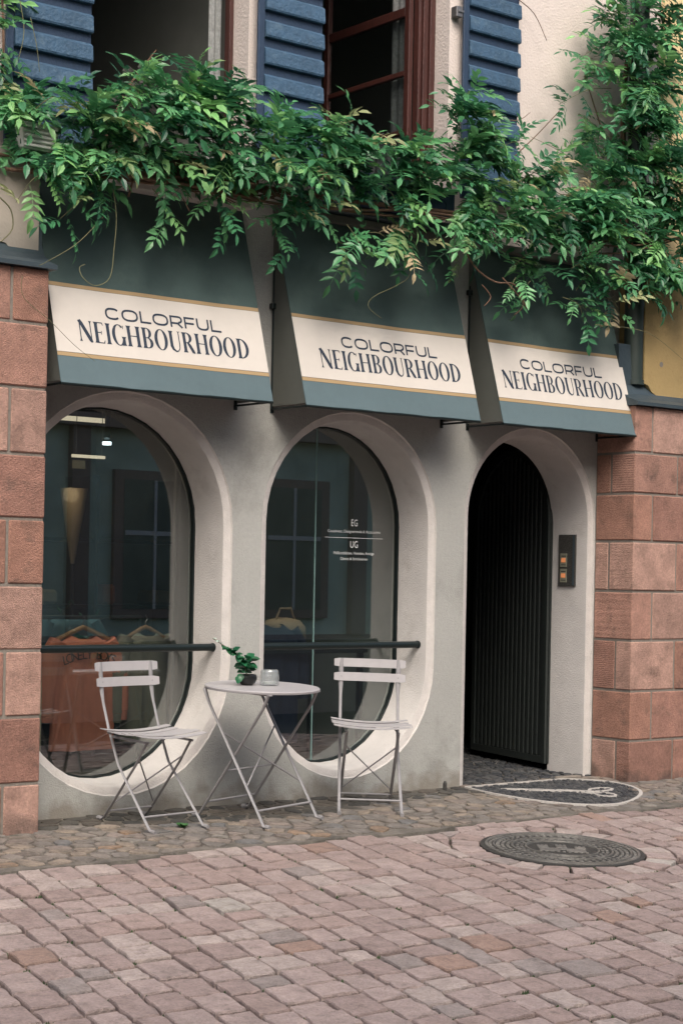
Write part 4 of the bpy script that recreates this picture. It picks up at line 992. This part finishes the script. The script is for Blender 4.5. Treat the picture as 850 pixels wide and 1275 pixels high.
# ------------------------------------------------------------ bistro chairs and table
def bistro_chair(name, label, loc, rz, tilt, group):
    t = thing(name, label, 'chair', loc, group); t.rotation_euler = (Matrix.Rotation(tilt, 3, 'X') @ Matrix.Rotation(rz, 3, 'Z')).to_euler()
    c = MT['chair']
    for s in (-1, 1):
        x = s*.160
        pts = [(x, .245, .80), (x, .222, .66), (x, .205, .60), (x, .150, .47), (x, .06, .30), (x*1.05, -.205, .03), (x*1.05, -.225, .012), (x*1.05, -.25, .010)]
        autosmooth(MB().tube(pts, [.013,.013,.0085,.0085,.0085,.0085,.0085,.0085], 8, flat=.55, ref=(0,1,0)).build('back_leg_rail', MT['chairleg'], t, local=True), 50)
        MB().tube([(x*1.05,-.235,.012),(x*1.05,-.262,.009)], .0115, 8).build('foot_cap', MT['chairleg'], t, local=True)
        x2 = s*.140
        pts = [(x2, -.135, .435), (x2, -.05, .31), (x2, .185, .02), (x2, .20, .010), (x2, .225, .009)]
        autosmooth(MB().tube(pts, .0085, 8, flat=.55, ref=(0,1,0)).build('cross_leg', MT['chairleg'], t, local=True), 50)
        MB().tube([(x2,.21,.011),(x2,.238,.009)], .0115, 8).build('foot_cap', MT['chairleg'], t, local=True)
        MB().tube([(x*.97, .03, .245), (x2*.97, .03, .245)], .009, 8).build('pivot', MT['bolt'], t, local=True) if False else None
        MB().box(x2-.004, x2+.004, -.15, .14, .427, .439, .001).build('seat_bearer', MT['chairleg'], t, local=True)
    MB().tube([(-.168,-.165,.072),(.168,-.165,.072)], .0055, 8).build('foot_stretcher', MT['chairleg'], t, local=True)
    MB().tube([(-.14,.155,.055),(.14,.155,.055)], .0055, 8).build('foot_stretcher', MT['chairleg'], t, local=True)
    MB().tube([(-.138,.14,.085),(.138,-.08,.35)], .004, 6).build('cross_brace', MT['chairleg'], t, local=True)
    MB().tube([(.138,.145,.085),(-.138,-.072,.35)], .004, 6).build('cross_brace', MT['chairleg'], t, local=True)
    MB().tube([(-.16,.155,.452),(.16,.155,.452)], .006, 8).build('seat_rod', MT['chairleg'], t, local=True)
    hw = .212
    for k in range(6):                                   # seat slats, dished across the width
        yc = .135-.058*k; top = [];
        rows = []
        zc = .458 - .012*math.sin(math.pi*min(1, (k+.2)/4)) - (.006 if k == 5 else 0)
        for j in range(11):
            u = -1+.2*j; z = zc + .017*u*u; y = yc - .0
            wd = .0240*(1 if abs(u) < .95 else .82)
            rows.append([(u*hw, y-wd, z), (u*hw, y-wd, z+.004), (u*hw, y+wd, z+.005), (u*hw, y+wd, z+.001)])
        m = MB().grid(rows, True); n = len(rows); m.add(rows[0], [(0,1,2,3)]); m.add(rows[-1], [(3,2,1,0)]); autosmooth(m.build('seat_slat', c, t, local=True), 50)
    for zc in (.777, .700):
        rows = []
        for j in range(15):
            u = -1+j/7; yo = .232-(.777-zc)*.28 + .016*(1-u*u) - .003; e = .0235 if abs(u) < .97 else .019
            rows.append([(u*.2, yo, zc-e), (u*.2, yo+.004, zc-e), (u*.2, yo+.010, zc+e), (u*.2, yo+.005, zc+e)])
        m = MB().grid(rows, True); m.add(rows[0], [(0,1,2,3)]); m.add(rows[-1], [(3,2,1,0)]); sl = m.build('backrest_slat', c, t, local=True); autosmooth(sl, 50)
        for s in (-1, 1): autosmooth(MB().lathe([(0,.003),(.004,.0025),(.007,0),(.007,-.003)], 12).build('screw', MT['bolt'], sl, local=True)).matrix_local = Matrix.Translation((s*.160, .232-(.777-zc)*.28+.008, zc)) @ Matrix.Rotation(rad(90), 4, 'X')
    return t
T_ = math.atan(.04)
def gz3(x, y): return (x, y, ground(y)+.004)
bistro_chair('folding_chair', 'pale grey folding bistro chair left of the table, before the sweatshirt window', gz3(-1.50, -.365), rad(6), T_, 'folding bistro chairs')
bistro_chair('folding_chair', 'pale grey folding bistro chair right of the table, under the middle window rail', gz3(-.14, -.44), rad(-35), T_, 'folding bistro chairs')
TC = (-.895, -.455)
tbl = thing('bistro_table', 'round pale grey folding bistro table between the two chairs', 'table', gz3(*TC)); tbl.rotation_euler = (Matrix.Rotation(T_, 3, 'X') @ Matrix.Rotation(rad(16), 3, 'Z')).to_euler()
c = MT['chair']; HT = .692
autosmooth(MB().lathe([(0,HT-.004),(.285,HT-.004),(.29,HT-.016),(.297,HT-.016),(.3,HT-.010),(.3,HT-.004),(.296,HT),(0,HT+.0005)], 72).build('table_top', c, tbl, local=True), 35)
for s in (-1, 1):
    x = s*.225
    # frame A: feet towards the street, top towards the wall
    pts = [(x, .20, HT-.02), (x, .165, .60), (x, -.20, .045), (x, -.22, .012), (x, -.245, .010)]
    autosmooth(MB().tube(pts, [.013,.010,.010,.010,.010], 8, flat=.6, ref=(0,1,0)).build('leg', MT['chairleg'], tbl, local=True), 50)
    x2 = s*.205
    pts = [(x2, -.20, HT-.02), (x2, -.17, .60), (x2, .20, .045), (x2, .22, .012), (x2, .245, .010)]
    autosmooth(MB().tube(pts, [.013,.010,.010,.010,.010], 8, flat=.6, ref=(0,1,0)).build('leg', MT['chairleg'], tbl, local=True), 50)
    MB().tube([(x,-.235,.012),(x,-.26,.010)], .013, 8).build('foot_cap', MT['chairleg'], tbl, local=True)
    MB().tube([(x2,.235,.012),(x2,.26,.010)], .013, 8).build('foot_cap', MT['chairleg'], tbl, local=True)
    MB().box(x2-.01, x2+.01, -.22, .22, HT-.024, HT-.0165, .002).build('top_bearer', MT['chairleg'], tbl, local=True)
MB().tube([(-.222,-.178,.085),(.222,-.178,.085)], .006, 8).build('stretcher', MT['chairleg'], tbl, local=True)
MB().tube([(-.203,.178,.085),(.203,.178,.085)], .006, 8).build('stretcher', MT['chairleg'], tbl, local=True)
MB().tube([(-.203,.06,.26),(.203,.06,.26)], .009, 8, flat=.5).build('stretcher', MT['chairleg'], tbl, local=True)
MB().tube([(-.222,.075,.46),(.222,-.10,.19)], .0045, 6).build('cross_brace', MT['chairleg'], tbl, local=True)
MB().tube([(.222,.08,.46),(-.222,-.095,.19)], .0045, 6).build('cross_brace', MT['chairleg'], tbl, local=True)

# potted plant and glass jar on the table
def tz(x, y): return ground(TC[1])+.004+HT+(y-TC[1])*.04+.0015
POTC = (-.955, -.43); pz = tz(*POTC)
pt = thing('potted_plant', 'small trailing green plant in a black bowl on the bistro table', 'plant', (*POTC, pz))
autosmooth(MB().lathe([(0,0),(.026,0),(.040,.010),(.050,.028),(.051,.042),(.045,.056),(.041,.056),(.044,.042),(.0,.038)], 28).build('bowl', MT['pot'], pt, local=True), 60)
rg = random.Random(21)
def rleaf(p, d, size, mat, name='leaf', fold=.12, parent=pt):
    p = Vector(p); d = Vector(d).normalized(); up_ = Vector((0,-.5,1)); s_ = d.cross(up_).normalized(); n_ = s_.cross(d)
    out = [p]; prof = [(.0,.0),(.12,.28),(.35,.46),(.6,.42),(.85,.20),(1,0)]
    L_ = [p+d*size*a_+s_*size*w_+n_*size*fold*w_*2-n_*size*.25*a_*a_ for a_, w_ in prof]; Rr = [p+d*size*a_-s_*size*w_+n_*size*fold*w_*2-n_*size*.25*a_*a_ for a_, w_ in prof[1:-1]]
    mid = [p+d*size*a_-n_*size*.25*a_*a_ for a_, w_ in prof[1:-1]]
    vs = L_+Rr+mid; fs = [(0,1,10),(1,2,11,10),(2,3,12,11),(3,4,13,12),(4,5,13),(0,10,6),(10,11,7,6),(11,12,8,7),(12,13,9,8),(13,5,9)]
    m = MB(); m.cur = rg.random(); m.add(vs, fs); o = m.build(name, mat, parent, smooth=True, local=True); return o
stemp = [(0,0,.045),(-.03,-.01,.11),(-.07,-.015,.155),(-.12,-.02,.185),(-.18,-.02,.215),(-.235,-.02,.245)]
MB().tube(stemp, .0025, 6).build('stem', MT['stem'], pt, local=True)
for k in range(38):
    an = rg.uniform(0, 6.28); r_ = rg.uniform(.005, .045); z = .062+rg.uniform(0, .085)
    rleaf((r_*math.cos(an)*.8-.01, r_*math.sin(an)*.8, z), (math.cos(an), math.sin(an)*.6-.4, rg.uniform(-.35,.8)), rg.uniform(.036,.054), MT['houseleaf'])
for k in range(26):
    f = .2+.55*k/26; i = min(4, int(f*5)); q = Vector(stemp[i]).lerp(Vector(stemp[i+1]), f*5-i)
    rleaf(q, (rg.uniform(-.8,.6), rg.uniform(-1,-.1), rg.uniform(-.8,.5)), rg.uniform(.036,.055)*(1-.35*f), MT['houseleaf'])
for k, (f, s) in enumerate(((.82,.024),(.88,.02),(.93,.022),(.97,.02),(1.0,.02),(.6,.03),(.52,.026))):
    i = min(4, int(f*5-.001)); q = Vector(stemp[i]).lerp(Vector(stemp[i+1]), f*5-i); rleaf(q, (rg.uniform(-.8,.2), -.6, rg.uniform(-.3,.8)), s, MT['paleleaf'] if f > .8 else MT['houseleaf'])
for k in range(2): rleaf((-.052-.012*k, -.02, .062-.012*k), (-.5,-.3,-1), .042, MT['houseleaf'])
JC = (-.845, -.475); jz = tz(*JC)
jr = thing('glass_jar', 'clear round glass tealight jar beside the plant on the bistro table', 'glass jar', (*JC, jz))
autosmooth(MB().lathe([(0,0),(.044,0),(.050,.006),(.051,.045),(.050,.055),(.047,.060),(.048,.064),(.046,.078),(.040,.083),(.036,.083),(.041,.076),(.043,.062),(.044,.055),(.045,.010),(.0,.008)], 32).build('jar_body', MT['clearglass'], jr, local=True), 50)
autosmooth(MB().lathe([(0,.0085),(.030,.0085),(.031,.018),(.012,.020),(0,.014)], 20).build('jar_contents', MT['white'], jr, local=True), 50)
# weeds at the foot of the wall
wd = thing('weed', 'small green weed growing between the cobbles in front of the first chair', 'weed', (-1.40, -.52, ground(-.52)))
for k in range(12):
    an = k*2.4; rleaf((0,0,.004), (math.cos(an), math.sin(an), .9), rg.uniform(.025,.05), MT['weed'], parent=wd)

# ------------------------------------------------------------ wisteria
HC = [(-2.25, -0.2, 3.455, 0.18, 0.129, 25), (-2.18, -0.2, 3.255, 0.16, 0.092, 4), (-2.04, -0.25, 3.435, 0.2, 0.138, 29), (-1.89, -0.3, 3.375, 0.18, 0.147, 29), (-1.68, -0.25, 3.585, 0.21, 0.129, 36), (-1.45, -0.3, 3.655, 0.21, 0.129, 48), (-1.56, -0.3, 3.435, 0.26, 0.147, 54), (-1.25, -0.3, 3.545, 0.24, 0.175, 61), (-1.71, -0.32, 3.275, 0.18, 0.092, 4), (-1.41, -0.3, 3.315, 0.19, 0.074, 4), (-0.97, -0.3, 3.505, 0.22, 0.156, 48), (-0.73, -0.3, 3.545, 0.22, 0.156, 54), (-0.8, -0.33, 3.385, 0.17, 0.138, 12), (-0.82, -0.36, 3.185, 0.09, 0.101, 4), (-0.46, -0.3, 3.605, 0.2, 0.138, 40), (-0.45, -0.33, 3.405, 0.25, 0.138, 34), (-0.29, -0.34, 3.255, 0.2, 0.11, 7), (-0.06, -0.3, 3.445, 0.23, 0.166, 40), (0.26, -0.3, 3.515, 0.24, 0.166, 40), (0.06, -0.34, 3.295, 0.21, 0.101, 14), (0.57, -0.25, 3.85, 0.15, 0.202, 44), (0.69, -0.22, 3.97, 0.11, 0.129, 15), (0.57, -0.3, 3.54, 0.24, 0.175, 51), (0.48, -0.33, 3.36, 0.24, 0.129, 22), (0.94, -0.28, 3.67, 0.22, 0.129, 44), (0.96, -0.3, 3.43, 0.27, 0.175, 56), (0.8, -0.33, 3.26, 0.19, 0.11, 12), (1.13, -0.33, 3.25, 0.28, 0.175, 33), (0.98, -0.36, 3.04, 0.16, 0.083, 3), (1.4, -0.25, 3.65, 0.25, 0.175, 44), (1.5, -0.3, 3.43, 0.28, 0.202, 54), (1.39, -0.35, 3.13, 0.28, 0.156, 14), (1.56, -0.36, 2.99, 0.17, 0.083, 1), (1.87, -0.25, 3.62, 0.26, 0.184, 51), (1.84, -0.32, 3.34, 0.29, 0.212, 41), (1.9, -0.34, 3.12, 0.2, 0.101, 12), (2.27, -0.25, 3.78, 0.27, 0.239, 51), (2.34, -0.3, 3.47, 0.27, 0.212, 56), (2.29, -0.32, 3.22, 0.21, 0.101, 12)]
VC = [(2.1199999999999997, -0.2, 4.75, 0.176, 0.16, 23), (2.2, -0.22, 4.45, 0.192, 0.2, 45), (2.32, -0.25, 4.1, 0.16, 0.2, 36), (2.45, -0.28, 3.8, 0.128, 0.2, 36), (2.15, -0.22, 5.1, 0.176, 0.12, 27), (2.5, -0.3, 3.55, 0.112, 0.2, 31), (2.5, -0.32, 3.3, 0.112, 0.16, 27), (2.27, -0.15, 4.98, 0.136, 0.13, 27), (2.17, -0.15, 4.78, 0.168, 0.15, 36), (2.1, -0.15, 4.5, 0.216, 0.18, 45), (1.9000000000000001, -0.12, 4.54, 0.104, 0.1, 8), (2.0999999999999996, -0.15, 4.24, 0.208, 0.18, 28), (1.8, -0.12, 4.24, 0.112, 0.13, 6), (2.26, -0.15, 4.22, 0.144, 0.21, 31), (2.07, -0.15, 3.98, 0.184, 0.18, 26), (2.25, -0.2, 3.9, 0.144, 0.18, 36), (1.9300000000000002, -0.18, 3.75, 0.184, 0.15, 19), (2.4, -0.15, 4.51, 0.072, 0.13, 9), (1.78, -0.08, 4.07, 0.072, 0.05, 3)]
LC = [(-2.27, -0.15, 3.87, 0.07, 0.12, 16), (-2.25, -0.15, 3.7, 0.09, 0.12, 26), (-2.23, -0.18, 3.54, 0.12, 0.1, 26), (-2.28, -0.15, 3.99, 0.06, 0.07, 8)]
TW = [[(-1.8, -0.4, 3.14), (-1.79, -0.42, 3.0), (-1.8, -0.42, 2.84), (-1.82, -0.42, 2.7), (-1.9, -0.42, 2.65), (-1.97, -0.42, 2.68), (-1.98, -0.4, 2.73), (-1.95, -0.4, 2.75)], [(-1.83, -0.38, 3.01), (-1.98, -0.4, 2.86), (-2.09, -0.4, 2.78), (-2.21, -0.42, 2.71)], [(-2.3, -0.42, 2.65), (-2.29, -0.42, 2.55), (-2.15, -0.43, 2.45), (-2.02, -0.43, 2.35), (-1.9, -0.43, 2.28)], [(0.11, -0.4, 3.13), (0.11, -0.42, 2.95), (0.03, -0.42, 2.88), (-0.15, -0.42, 2.79), (-0.18, -0.42, 2.73), (-0.09, -0.42, 2.68)], [(1.57, -0.45, 2.81), (1.89, -0.45, 2.82), (2.11, -0.45, 2.79), (2.38, -0.45, 2.67)], [(1.19, -0.12, 3.83), (1.43, -0.08, 4.02), (1.63, -0.08, 4.21)], [(0.91, -0.12, 4.05), (1.2, -0.1, 4.05), (1.35, -0.08, 4.13)], [(-1.65, -0.3, 3.14), (-1.58, -0.3, 3.27), (-1.32, -0.3, 3.28), (-0.95, -0.28, 3.27)], [(-1.61, -0.3, 3.25), (-1.38, -0.32, 3.2), (-1.31, -0.34, 3.11)], [(0.53, -0.32, 3.27), (0.61, -0.4, 3.06), (0.76, -0.42, 2.98), (0.92, -0.42, 2.98), (1.01, -0.43, 2.85)], [(0.66, -0.42, 2.95), (0.73, -0.42, 2.89), (0.68, -0.42, 2.83)], [(0.82, -0.42, 3.01), (0.98, -0.43, 2.88), (0.91, -0.43, 2.8)], [(-2.39, -0.35, 3.02), (-2.33, -0.35, 2.97), (-2.32, -0.35, 2.88), (-2.38, -0.35, 2.81)], [(1.25, -0.06, 4.81), (1.39, -0.06, 4.75), (1.48, -0.08, 4.6)], [(-1.2, -0.3, 3.66), (-1.35, -0.3, 3.71), (-1.71, -0.3, 3.61)]]
MAIN = [(-2.32, -0.2, 3.25), (-1.95, -0.25, 3.26), (-1.53, -0.26, 3.28), (-1.14, -0.26, 3.32), (-0.72, -0.26, 3.32), (-0.24, -0.27, 3.33), (0.29, -0.27, 3.36), (0.79, -0.27, 3.38), (1.32, -0.27, 3.36), (1.9, -0.26, 3.39), (2.59, -0.25, 3.58)]
VM = [(2.28, -0.1, 2.58), (2.2, -0.15, 3.03), (2.15, -0.16, 3.43), (2.15, -0.12, 3.95), (2.15, -0.12, 4.47), (2.29, -0.1, 5.02), (2.32, -0.1, 5.34)]

SPH = [((-1.631, -0.33, 3.519), (-1.682, -0.33, 3.711), 5), ((-1.343, -0.33, 3.569), (-1.324, -0.33, 3.811), 6), ((-1.245, -0.33, 3.586), (-1.047, -0.33, 3.746), 4), ((-0.99, -0.33, 3.504), (-1.186, -0.33, 3.638), 4), ((-2.259, -0.33, 3.41), (-2.088, -0.33, 3.557), 3), ((-1.862, -0.33, 3.479), (-1.977, -0.33, 3.557), 3), ((-0.781, -0.33, 3.496), (-0.759, -0.33, 3.67), 4), ((-0.486, -0.33, 3.543), (-0.24, -0.33, 3.76), 5), ((-0.003, -0.33, 3.532), (0.23, -0.33, 3.682), 5), ((0.469, -0.33, 3.882), (0.62, -0.33, 4.085), 4), ((0.726, -0.33, 3.693), (1.047, -0.33, 3.863), 5), ((0.988, -0.33, 3.591), (1.32, -0.33, 3.763), 4), ((-1.809, -0.33, 3.151), (-2.052, -0.33, 2.969), 4), ((-1.528, -0.33, 3.192), (-1.475, -0.33, 3.026), 2), ((-1.162, -0.33, 3.247), (-1.106, -0.33, 3.076), 3), ((-0.825, -0.33, 3.148), (-0.715, -0.33, 2.991), 3), ((-0.364, -0.33, 3.081), (-0.264, -0.33, 2.977), 3), ((0.124, -0.33, 3.145), (0.246, -0.33, 3.098), 2), ((0.549, -0.33, 3.201), (0.492, -0.33, 3.059), 2), ((1.136, -0.33, 3.038), (1.075, -0.33, 2.936), 2), ((1.41, -0.33, 2.972), (1.591, -0.33, 2.842), 3), ((1.69, -0.33, 3.004), (1.913, -0.33, 2.923), 2), ((2.128, -0.33, 3.052), (2.397, -0.33, 3.074), 2), ((1.835, -0.33, 2.97), (1.519, -0.33, 2.918), 2), ((2.465, -0.33, 3.297), (2.55, -0.33, 3.097), 2), ((-0.167, -0.33, 3.151), (0.067, -0.33, 3.107), 3), ((-2.124, -0.33, 3.181), (-2.293, -0.33, 3.013), 2), ((0.477, -0.33, 3.561), (0.991, -0.33, 3.497), 4), ((-0.726, -0.33, 3.419), (-0.45, -0.33, 3.222), 4)]
SPV = [((1.957, -0.18, 4.371), (1.515, -0.16, 4.194), 4), ((2.04, -0.18, 4.08), (1.558, -0.16, 3.903), 5), ((1.865, -0.18, 3.747), (1.491, -0.16, 3.769), 4), ((2.097, -0.18, 4.704), (1.719, -0.16, 4.532), 5), ((2.168, -0.18, 4.872), (1.857, -0.16, 4.787), 3), ((2.256, -0.18, 4.426), (2.621, -0.16, 4.708), 4), ((2.302, -0.18, 4.175), (2.638, -0.16, 4.131), 4), ((1.865, -0.18, 3.722), (1.279, -0.16, 3.956), 2), ((2.249, -0.18, 4.683), (2.576, -0.16, 4.91), 3)]
def leaf_variant(rg, nl, L, lw, ll):
    """compound leaf along +x, drooping to -z; leaflets spread to the sides"""
    m = MB(); ax = []
    droop = rg.uniform(.10, .45)
    for k in range(nl*1+1):
        t = k/nl; ax.append(Vector((L*t*(1-.25*droop*t), .015*math.sin(t*3+rg.random()), -L*droop*t*t)))
    for k in range(nl):                                   # rachis as a thin triangular blade
        a_, b_ = ax[k], ax[k+1]; m.add([a_+Vector((0,.0016,0)), a_-Vector((0,.0016,0)), b_-Vector((0,.0012,0)), b_+Vector((0,.0012,0))], [(0,1,2,3)])
    def leaflet(p, d, s, fold=.25):
        d = d.normalized(); side = d.cross(Vector((0,0,1))); side = side.normalized() if side.length > .05 else Vector((0,1,0)); n_ = side.cross(d).normalized()
        side = (side*math.cos(.4*rg.uniform(-1,1))+n_*math.sin(.5*rg.uniform(-1,1))).normalized(); n_ = side.cross(d)
        l_, w_ = ll*s, lw*s; dr = rg.uniform(.05, .3)
        def q(t, u): return p+d*l_*t+side*w_*u+n_*(abs(u)*w_*fold-l_*dr*t*t)
        m.add([q(0,0), q(.28,.8), q(.6,.72), q(1,0), q(.6,-.72), q(.28,-.8), q(.45,0)], [(0,1,6),(1,2,6),(2,3,6),(3,4,6),(4,5,6),(5,0,6)])
    for k in range(1, nl):
        p = ax[k]; ang = rad(rg.uniform(54, 74)-12*k/nl)
        s = (.72, .9, 1, 1.02, 1, .92, .85, .8)[min(k-1, 7)]*rg.uniform(.88, 1.1)
        for sg in (-1, 1): leaflet(p, Vector((math.cos(ang), sg*math.sin(ang), rg.uniform(-.22, .1))), s)
    leaflet(ax[-1], ax[-1]-ax[-2]+Vector((0,0,-.01)), 1.05)
    return m
Rl = random.Random(99)
LV = [leaf_variant(random.Random(s), nl, L, lw, ll) for s, nl, L, lw, ll in ((1,6,.22,.0175,.078),(2,6,.25,.0180,.086),(3,5,.19,.0200,.080),(4,7,.26,.0155,.072),(5,5,.18,.0210,.084),(6,6,.18,.0140,.060),(7,4,.14,.0205,.076),(8,7,.23,.0170,.070))]
LM = [v.mesh('leaf', MT['leaf']) for v in LV]; LY = [LV[i].mesh('young_leaf', MT['leafyoung']) for i in (0, 2, 5)]
def leaf_matrix(p, rg, out, scale, hang=None):
    """orient: +x runs outwards and down, the blade faces up/out"""
    az = rg.uniform(-1, 1)*rad(80) - rad(90)             # around the street-facing direction
    if hang: d = Vector((rg.uniform(-.3,.3), rg.uniform(-.4,.1), -1))
    else: d = Vector((math.cos(az), math.sin(az)*.9, rg.uniform(-.55, .40)))
    if out is not None: d = d*.65+out*.7
    d.normalize(); nrm_ = (Vector((rg.uniform(-.4,.4), -.55, .75))+Vector((0,0,rg.uniform(-.2,.4))))
    y_ = nrm_.cross(d)
    if y_.length < .1: y_ = Vector((1,0,0))
    y_.normalize(); z_ = d.cross(y_)
    return Matrix(((d.x*scale, y_.x*scale, z_.x*scale, p.x), (d.y*scale, y_.y*scale, z_.y*scale, p.y), (d.z*scale, y_.z*scale, z_.z*scale, p.z), (0,0,0,1)))
def vine(label, root, clumps, stems, seed, young, density=1.0, sprigs=()):
    rg = random.Random(seed); t = thing('wisteria_vine', label, 'vine', root); rt0 = Vector(root)
    pl_ = []
    for (cx0, cy0, cz0, rx, rz, n) in clumps:
        c = Vector((cx0, cy0, cz0)); ntw = max(2, n//9)
        for b_ in range(ntw):
            # a shoot inside the clump that carries several leaves along its length
            while True:
                u = Vector((rg.uniform(-1,1), rg.uniform(-1,1), rg.uniform(-1,1)))
                if u.length < 1: break
            s0 = c+Vector((u.x*rx*.7, u.y*.13+.03, u.z*rz*.7)); dirv = Vector((u.x*.8+rg.uniform(-.5,.5), -.6*rg.random(), u.z*.7+rg.uniform(-.5,.35))).normalized()
            m_ = int(n*density/ntw)+1; ln = rg.uniform(.10, .24)*min(1, rx/.18)
            pts = [s0+dirv*ln*(q/4)+Vector((0,0,-.25*ln*(q/4)**2)) for q in range(5)]
            stems.append(([tuple(q) for q in pts], .0028, 'g'))
            for k in range(m_):
                f = k/m_; q = s0+dirv*ln*f+Vector((rg.uniform(-.02,.02), rg.uniform(-.02,.02), -.25*ln*f*f+rg.uniform(-.02,.02)))
                if q.y > -.035: q.y = -.035-rg.random()*.03
                pl_.append((q, leaf_matrix(q, rg, (q-c).normalized()*.4+dirv*.35, rg.choice((rg.uniform(.5, .8), rg.uniform(.8, 1.15), rg.uniform(.8, 1.15))))))
    for a_, b_, n_ in sprigs:                             # loose shoots that stand clear of the mass
        A, B = Vector(a_), Vector(b_); mid = A.lerp(B, .5)+Vector((rg.uniform(-.03,.03), -.03, .03)); pts = cat([A, mid, B], 4)
        stems.append(([tuple(q) for q in pts], .003, 'g')); n2 = n_*2
        for k in range(n2):
            f = .2+.8*k/max(1, n2-1); q = pts[min(len(pts)-1, int(f*(len(pts)-1)))]
            d0 = (B-A).normalized(); sd_ = Vector((d0.z, 0, -d0.x))*(1 if k % 2 else -1)
            pl_.append((q+Vector((0,-.06,0)), leaf_matrix(q, rg, (d0*(.9 if k > n2-3 else .5)+sd_*.8), rg.uniform(.65, .95))))
    def vis(pm):                                          # nearest to the street and not buried show largest
        return pm[0].y - .15*pm[1].to_scale().x
    order = sorted(range(len(pl_)), key=lambda i: vis(pl_[i]))
    singles = set(order[:292]); yng = set(rg.sample(order[:292], min(young, len(order))))
    foli = MB()
    for i, (q, mx) in enumerate(pl_):
        if i in singles:
            me = rg.choice(LY) if i in yng else rg.choice(LM)
            o = link('leaf', me, t); o.matrix_local = Matrix.Translation(-rt0) @ mx
        else:
            v = rg.choice(LV); foli.cur = rg.random(); foli.add([mx @ Vector(p) for p in v.v], v.f)
    if foli.v: tag(foli.build('foliage', MT['leaf'], t), kind='stuff')
    woody = MB(); green = MB()
    for pts, r_, kind in stems:
        if kind == 'g': green.tube(pts, [r_*(1-.5*i/(len(pts)-1)) for i in range(len(pts))], 5)
        else:
            sp = cat([Vector(p) for p in pts], 4); (MB().tube(sp, [r_*(1-.35*i/(len(sp)-1)) for i in range(len(sp))], 8) if True else None).build('stem' if kind == 'w' else 'tendril', MT['bark'] if kind == 'w' else MT['stem'], t, smooth=True)
    tag(green.build('shoots', MT['stem'], t), kind='stuff')
    return t
mainst = [(MAIN, .016, 'w')]+[([(p[0]+rg.uniform(-.05,.05), p[1]-.02*k, p[2]+.03*math.sin(i*1.3+k*2)-.02*k) for i, p in enumerate(MAIN)], .009, 'w') for k in (1, 2, 3)]
for k in range(26):      # tangled dry twigs in the planter
    x0 = -1.6+rg.random()*.85; mainst.append(([(x0, -.24, 3.24+rg.random()*.06), (x0+.15, -.30, 3.22+rg.random()*.09), (x0+.32, -.27, 3.20+rg.random()*.12)], .0045, 'w'))
for i, p in enumerate(TW): mainst.append((p, (.0025, .0022, .0016, .0022, .0020, .004, .003, .006, .004, .006, .004, .004, .004, .003, .004)[i], 'w' if 5 <= i <= 11 or i == 13 else 't'))
vine('long wisteria garland hanging over the awnings along the upper sills', (-.5, -.2, 3.3), HC, mainst, 5, 46, 1.2, SPH)
vst = [(VM, .022, 'w'), ([(p[0]-.03, p[1]-.03, p[2]) for p in VM], .012, 'w'), ([(p[0]+.03+.02*math.sin(i*2), p[1]-.03, p[2]) for i, p in enumerate(VM)], .010, 'w'), ([(2.12,-.16,3.43),(2.02,-.12,3.95),(1.80,-.1,4.44)], .006, 'w')]
vine('wisteria climbing up the downpipe at the upper right', (2.2, -.15, 2.6), VC, vst, 6, 8, 1.15, SPV)
vine('wisteria shoots hanging at the upper left corner beside the shutter', (-2.27, -.15, 3.5), LC, [([(-2.3,-.12,3.3),(-2.27,-.13,3.8),(-2.3,-.12,4.3)], .008, 'w'), ([(-2.12,-.12,3.98),(-2.09,-.13,3.85),(-2.07,-.13,3.72)], .002, 't'), ([(-2.18,-.12,4.05),(-2.16,-.13,3.9),(-2.19,-.13,3.75)], .0025, 't')], 7, 3)

for k in range(13):
    xx = -13.15+2.3*k; MB().box(xx-.13, xx+.13, OY, OY+.12, .401, 3.1).build('pilaster', MT['oppstone'], op)
MB().box(-14, 16, OY, OY+.2, 3.1, 3.32).build('string_course', MT['oppstone'], op)
MB().box(-14, 16, OY, OY+.3, 7.2, 7.5).build('cornice', MT['oppstone'], op)
for k in range(12):
    xx = -12+2.3*k
    for sg in (-1, 1): MB().box(xx+sg*.90-.24, xx+sg*.90+.24, OY+.0, OY+.05, 3.85, 5.75).build('shutter', MT['shutdark'], op)
    MB().box(xx-.46, xx+.46, OY+.076, OY+.088, 1.72, 1.78).build('transom', MT['white'], op)
    if k % 3 == 1: MB().box(xx-.46, xx+.46, OY+.0755, OY+.080, 1.79, 2.4).build('roller_blind', MT['cream'], op)
